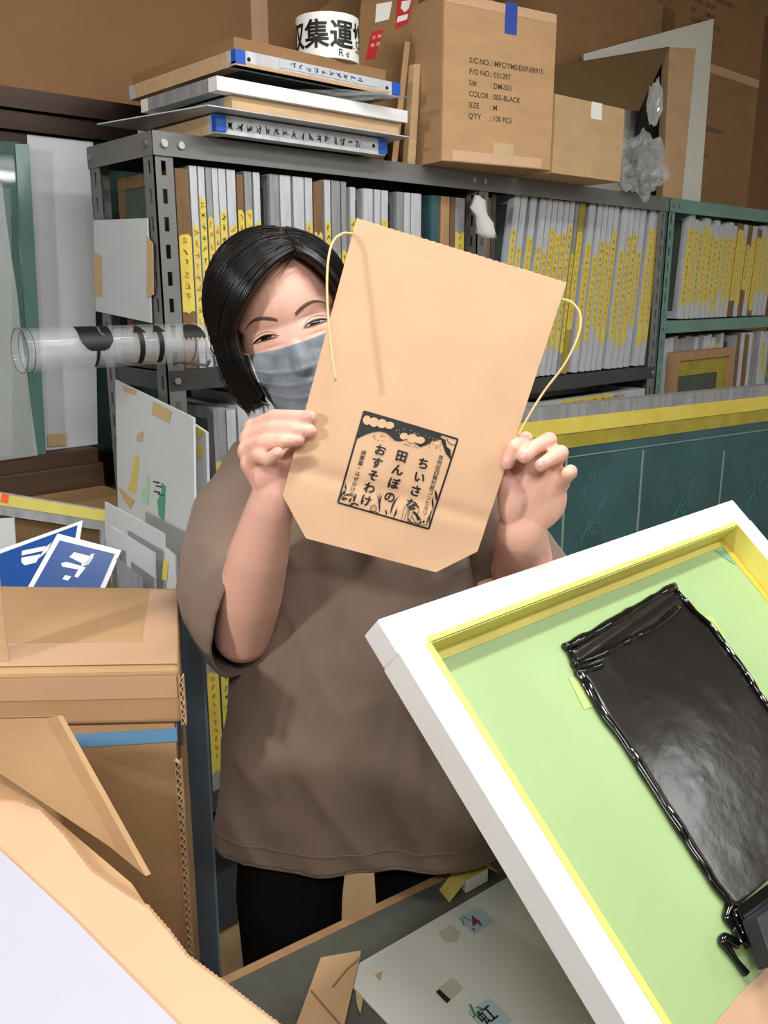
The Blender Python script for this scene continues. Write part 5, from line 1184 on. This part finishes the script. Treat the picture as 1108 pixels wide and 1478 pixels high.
v3, f3_ = sleeve([(at(630, 690, 1.15), .062), (at(690, 765, 1.16), .068), (at(738, 822, 1.155), .068), (at(752, 850, 1.15), .072)], at(745, 845, 1.10), nL, .075)
sh = MB(); sh.add(v1, f1_); sh.add(v2, f2_); sh.add(v3, f3_)
tee = solid(sh.build('t_shirt', 'shirt', person, smooth=True), .0022, 1)
def rimloop(vs, fs, cond):
    from collections import Counter
    ec = Counter(); 
    for f in fs:
        for a_, b_ in zip(f, f[1:]+f[:1]): ec[tuple(sorted((a_, b_)))] += 1
    adj = {}
    for (a_, b_), c_ in ec.items():
        if c_ == 1: adj.setdefault(a_, []).append(b_); adj.setdefault(b_, []).append(a_)
    loops = []; seen = set()
    for s in adj:
        if s in seen: continue
        L_ = [s]; seen.add(s); cur = s
        while True:
            nx = [q for q in adj[cur] if q not in seen]
            if not nx: break
            cur = nx[0]; seen.add(cur); L_.append(cur)
        loops.append([Vector(vs[i]) for i in L_])
    loops.sort(key=len, reverse=True); return loops
def smoothloop(L_, n=6):
    for _ in range(n): L_ = [(L_[i-1]+L_[i]*2+L_[(i+1) % len(L_)])/4 for i in range(len(L_))]
    return L_
hem = rimloop(v1, f1_, 0)
for vs, fs in ((v2, f2_), (v3, f3_)):
    lp = rimloop(vs, fs, 0)
    if lp: L_ = smoothloop(lp[0]); MB().tube(L_+[L_[0]], .0024, 6, False).build('sleeve_hem', 'shirt', tee, smooth=True)
if hem:
    L_ = smoothloop(max(hem, key=lambda l: len(l))); MB().tube(L_+[L_[0]], .0026, 6, False).build('hem', 'shirt', tee, smooth=True)
    bt = BVHTree.FromPolygons(v1, f1_); S_ = smoothloop([(lambda h_: h_[0]+h_[1]*.0026)(bt.find_nearest(p_+Zu*.024)) for p_ in L_], 2); MB().tube(S_+[S_[0]], .0011, 5, False).build('hem_stitch', 'shirt', tee, smooth=True)

# ---------------------------------------------------------------- trousers and shoes
TR = MB(); Lt, Rt = at(418, 1290, 1.165), at(612, 1270, 1.225); hipc = at(515, 1105, 1.18)
TR.sph(hipc, (.160, .085, .10), 28, 18, fr_b)
feet = []
for p_, s in ((Lt, -1), (Rt, 1)):
    g = Vector((p_.x, p_.y, 0)); cap(TR, [(hipc+RGT*(s*.078), .078), (g+Zu*.735, .072), (g+Zu*.45+FH*.01, .060), (g+Zu*.10+FH*.03, .052), (g+Zu*.06+FH*.03, .052)], 18); feet.append(g)
pv, pf = remesh(TR, .006, 6, .5); mesh_obj('trousers', pv, pf, 'trousers', person, smooth=True)
for g in feet:
    S = MB(); c_ = g-FH*.035; S.sph(c_+Zu*.035, (.043, .125, .034), 20, 14, fr_b); S.sph(c_+FH*.06+Zu*.05, (.038, .055, .05), 20, 14, fr_b); sv, sf = remesh(S, .005, 5, .5)
    sv = np.array(sv); sv[:, 2] = np.maximum(sv[:, 2], .001); mesh_obj('shoe', sv, sf, 'shoe', person, smooth=True)
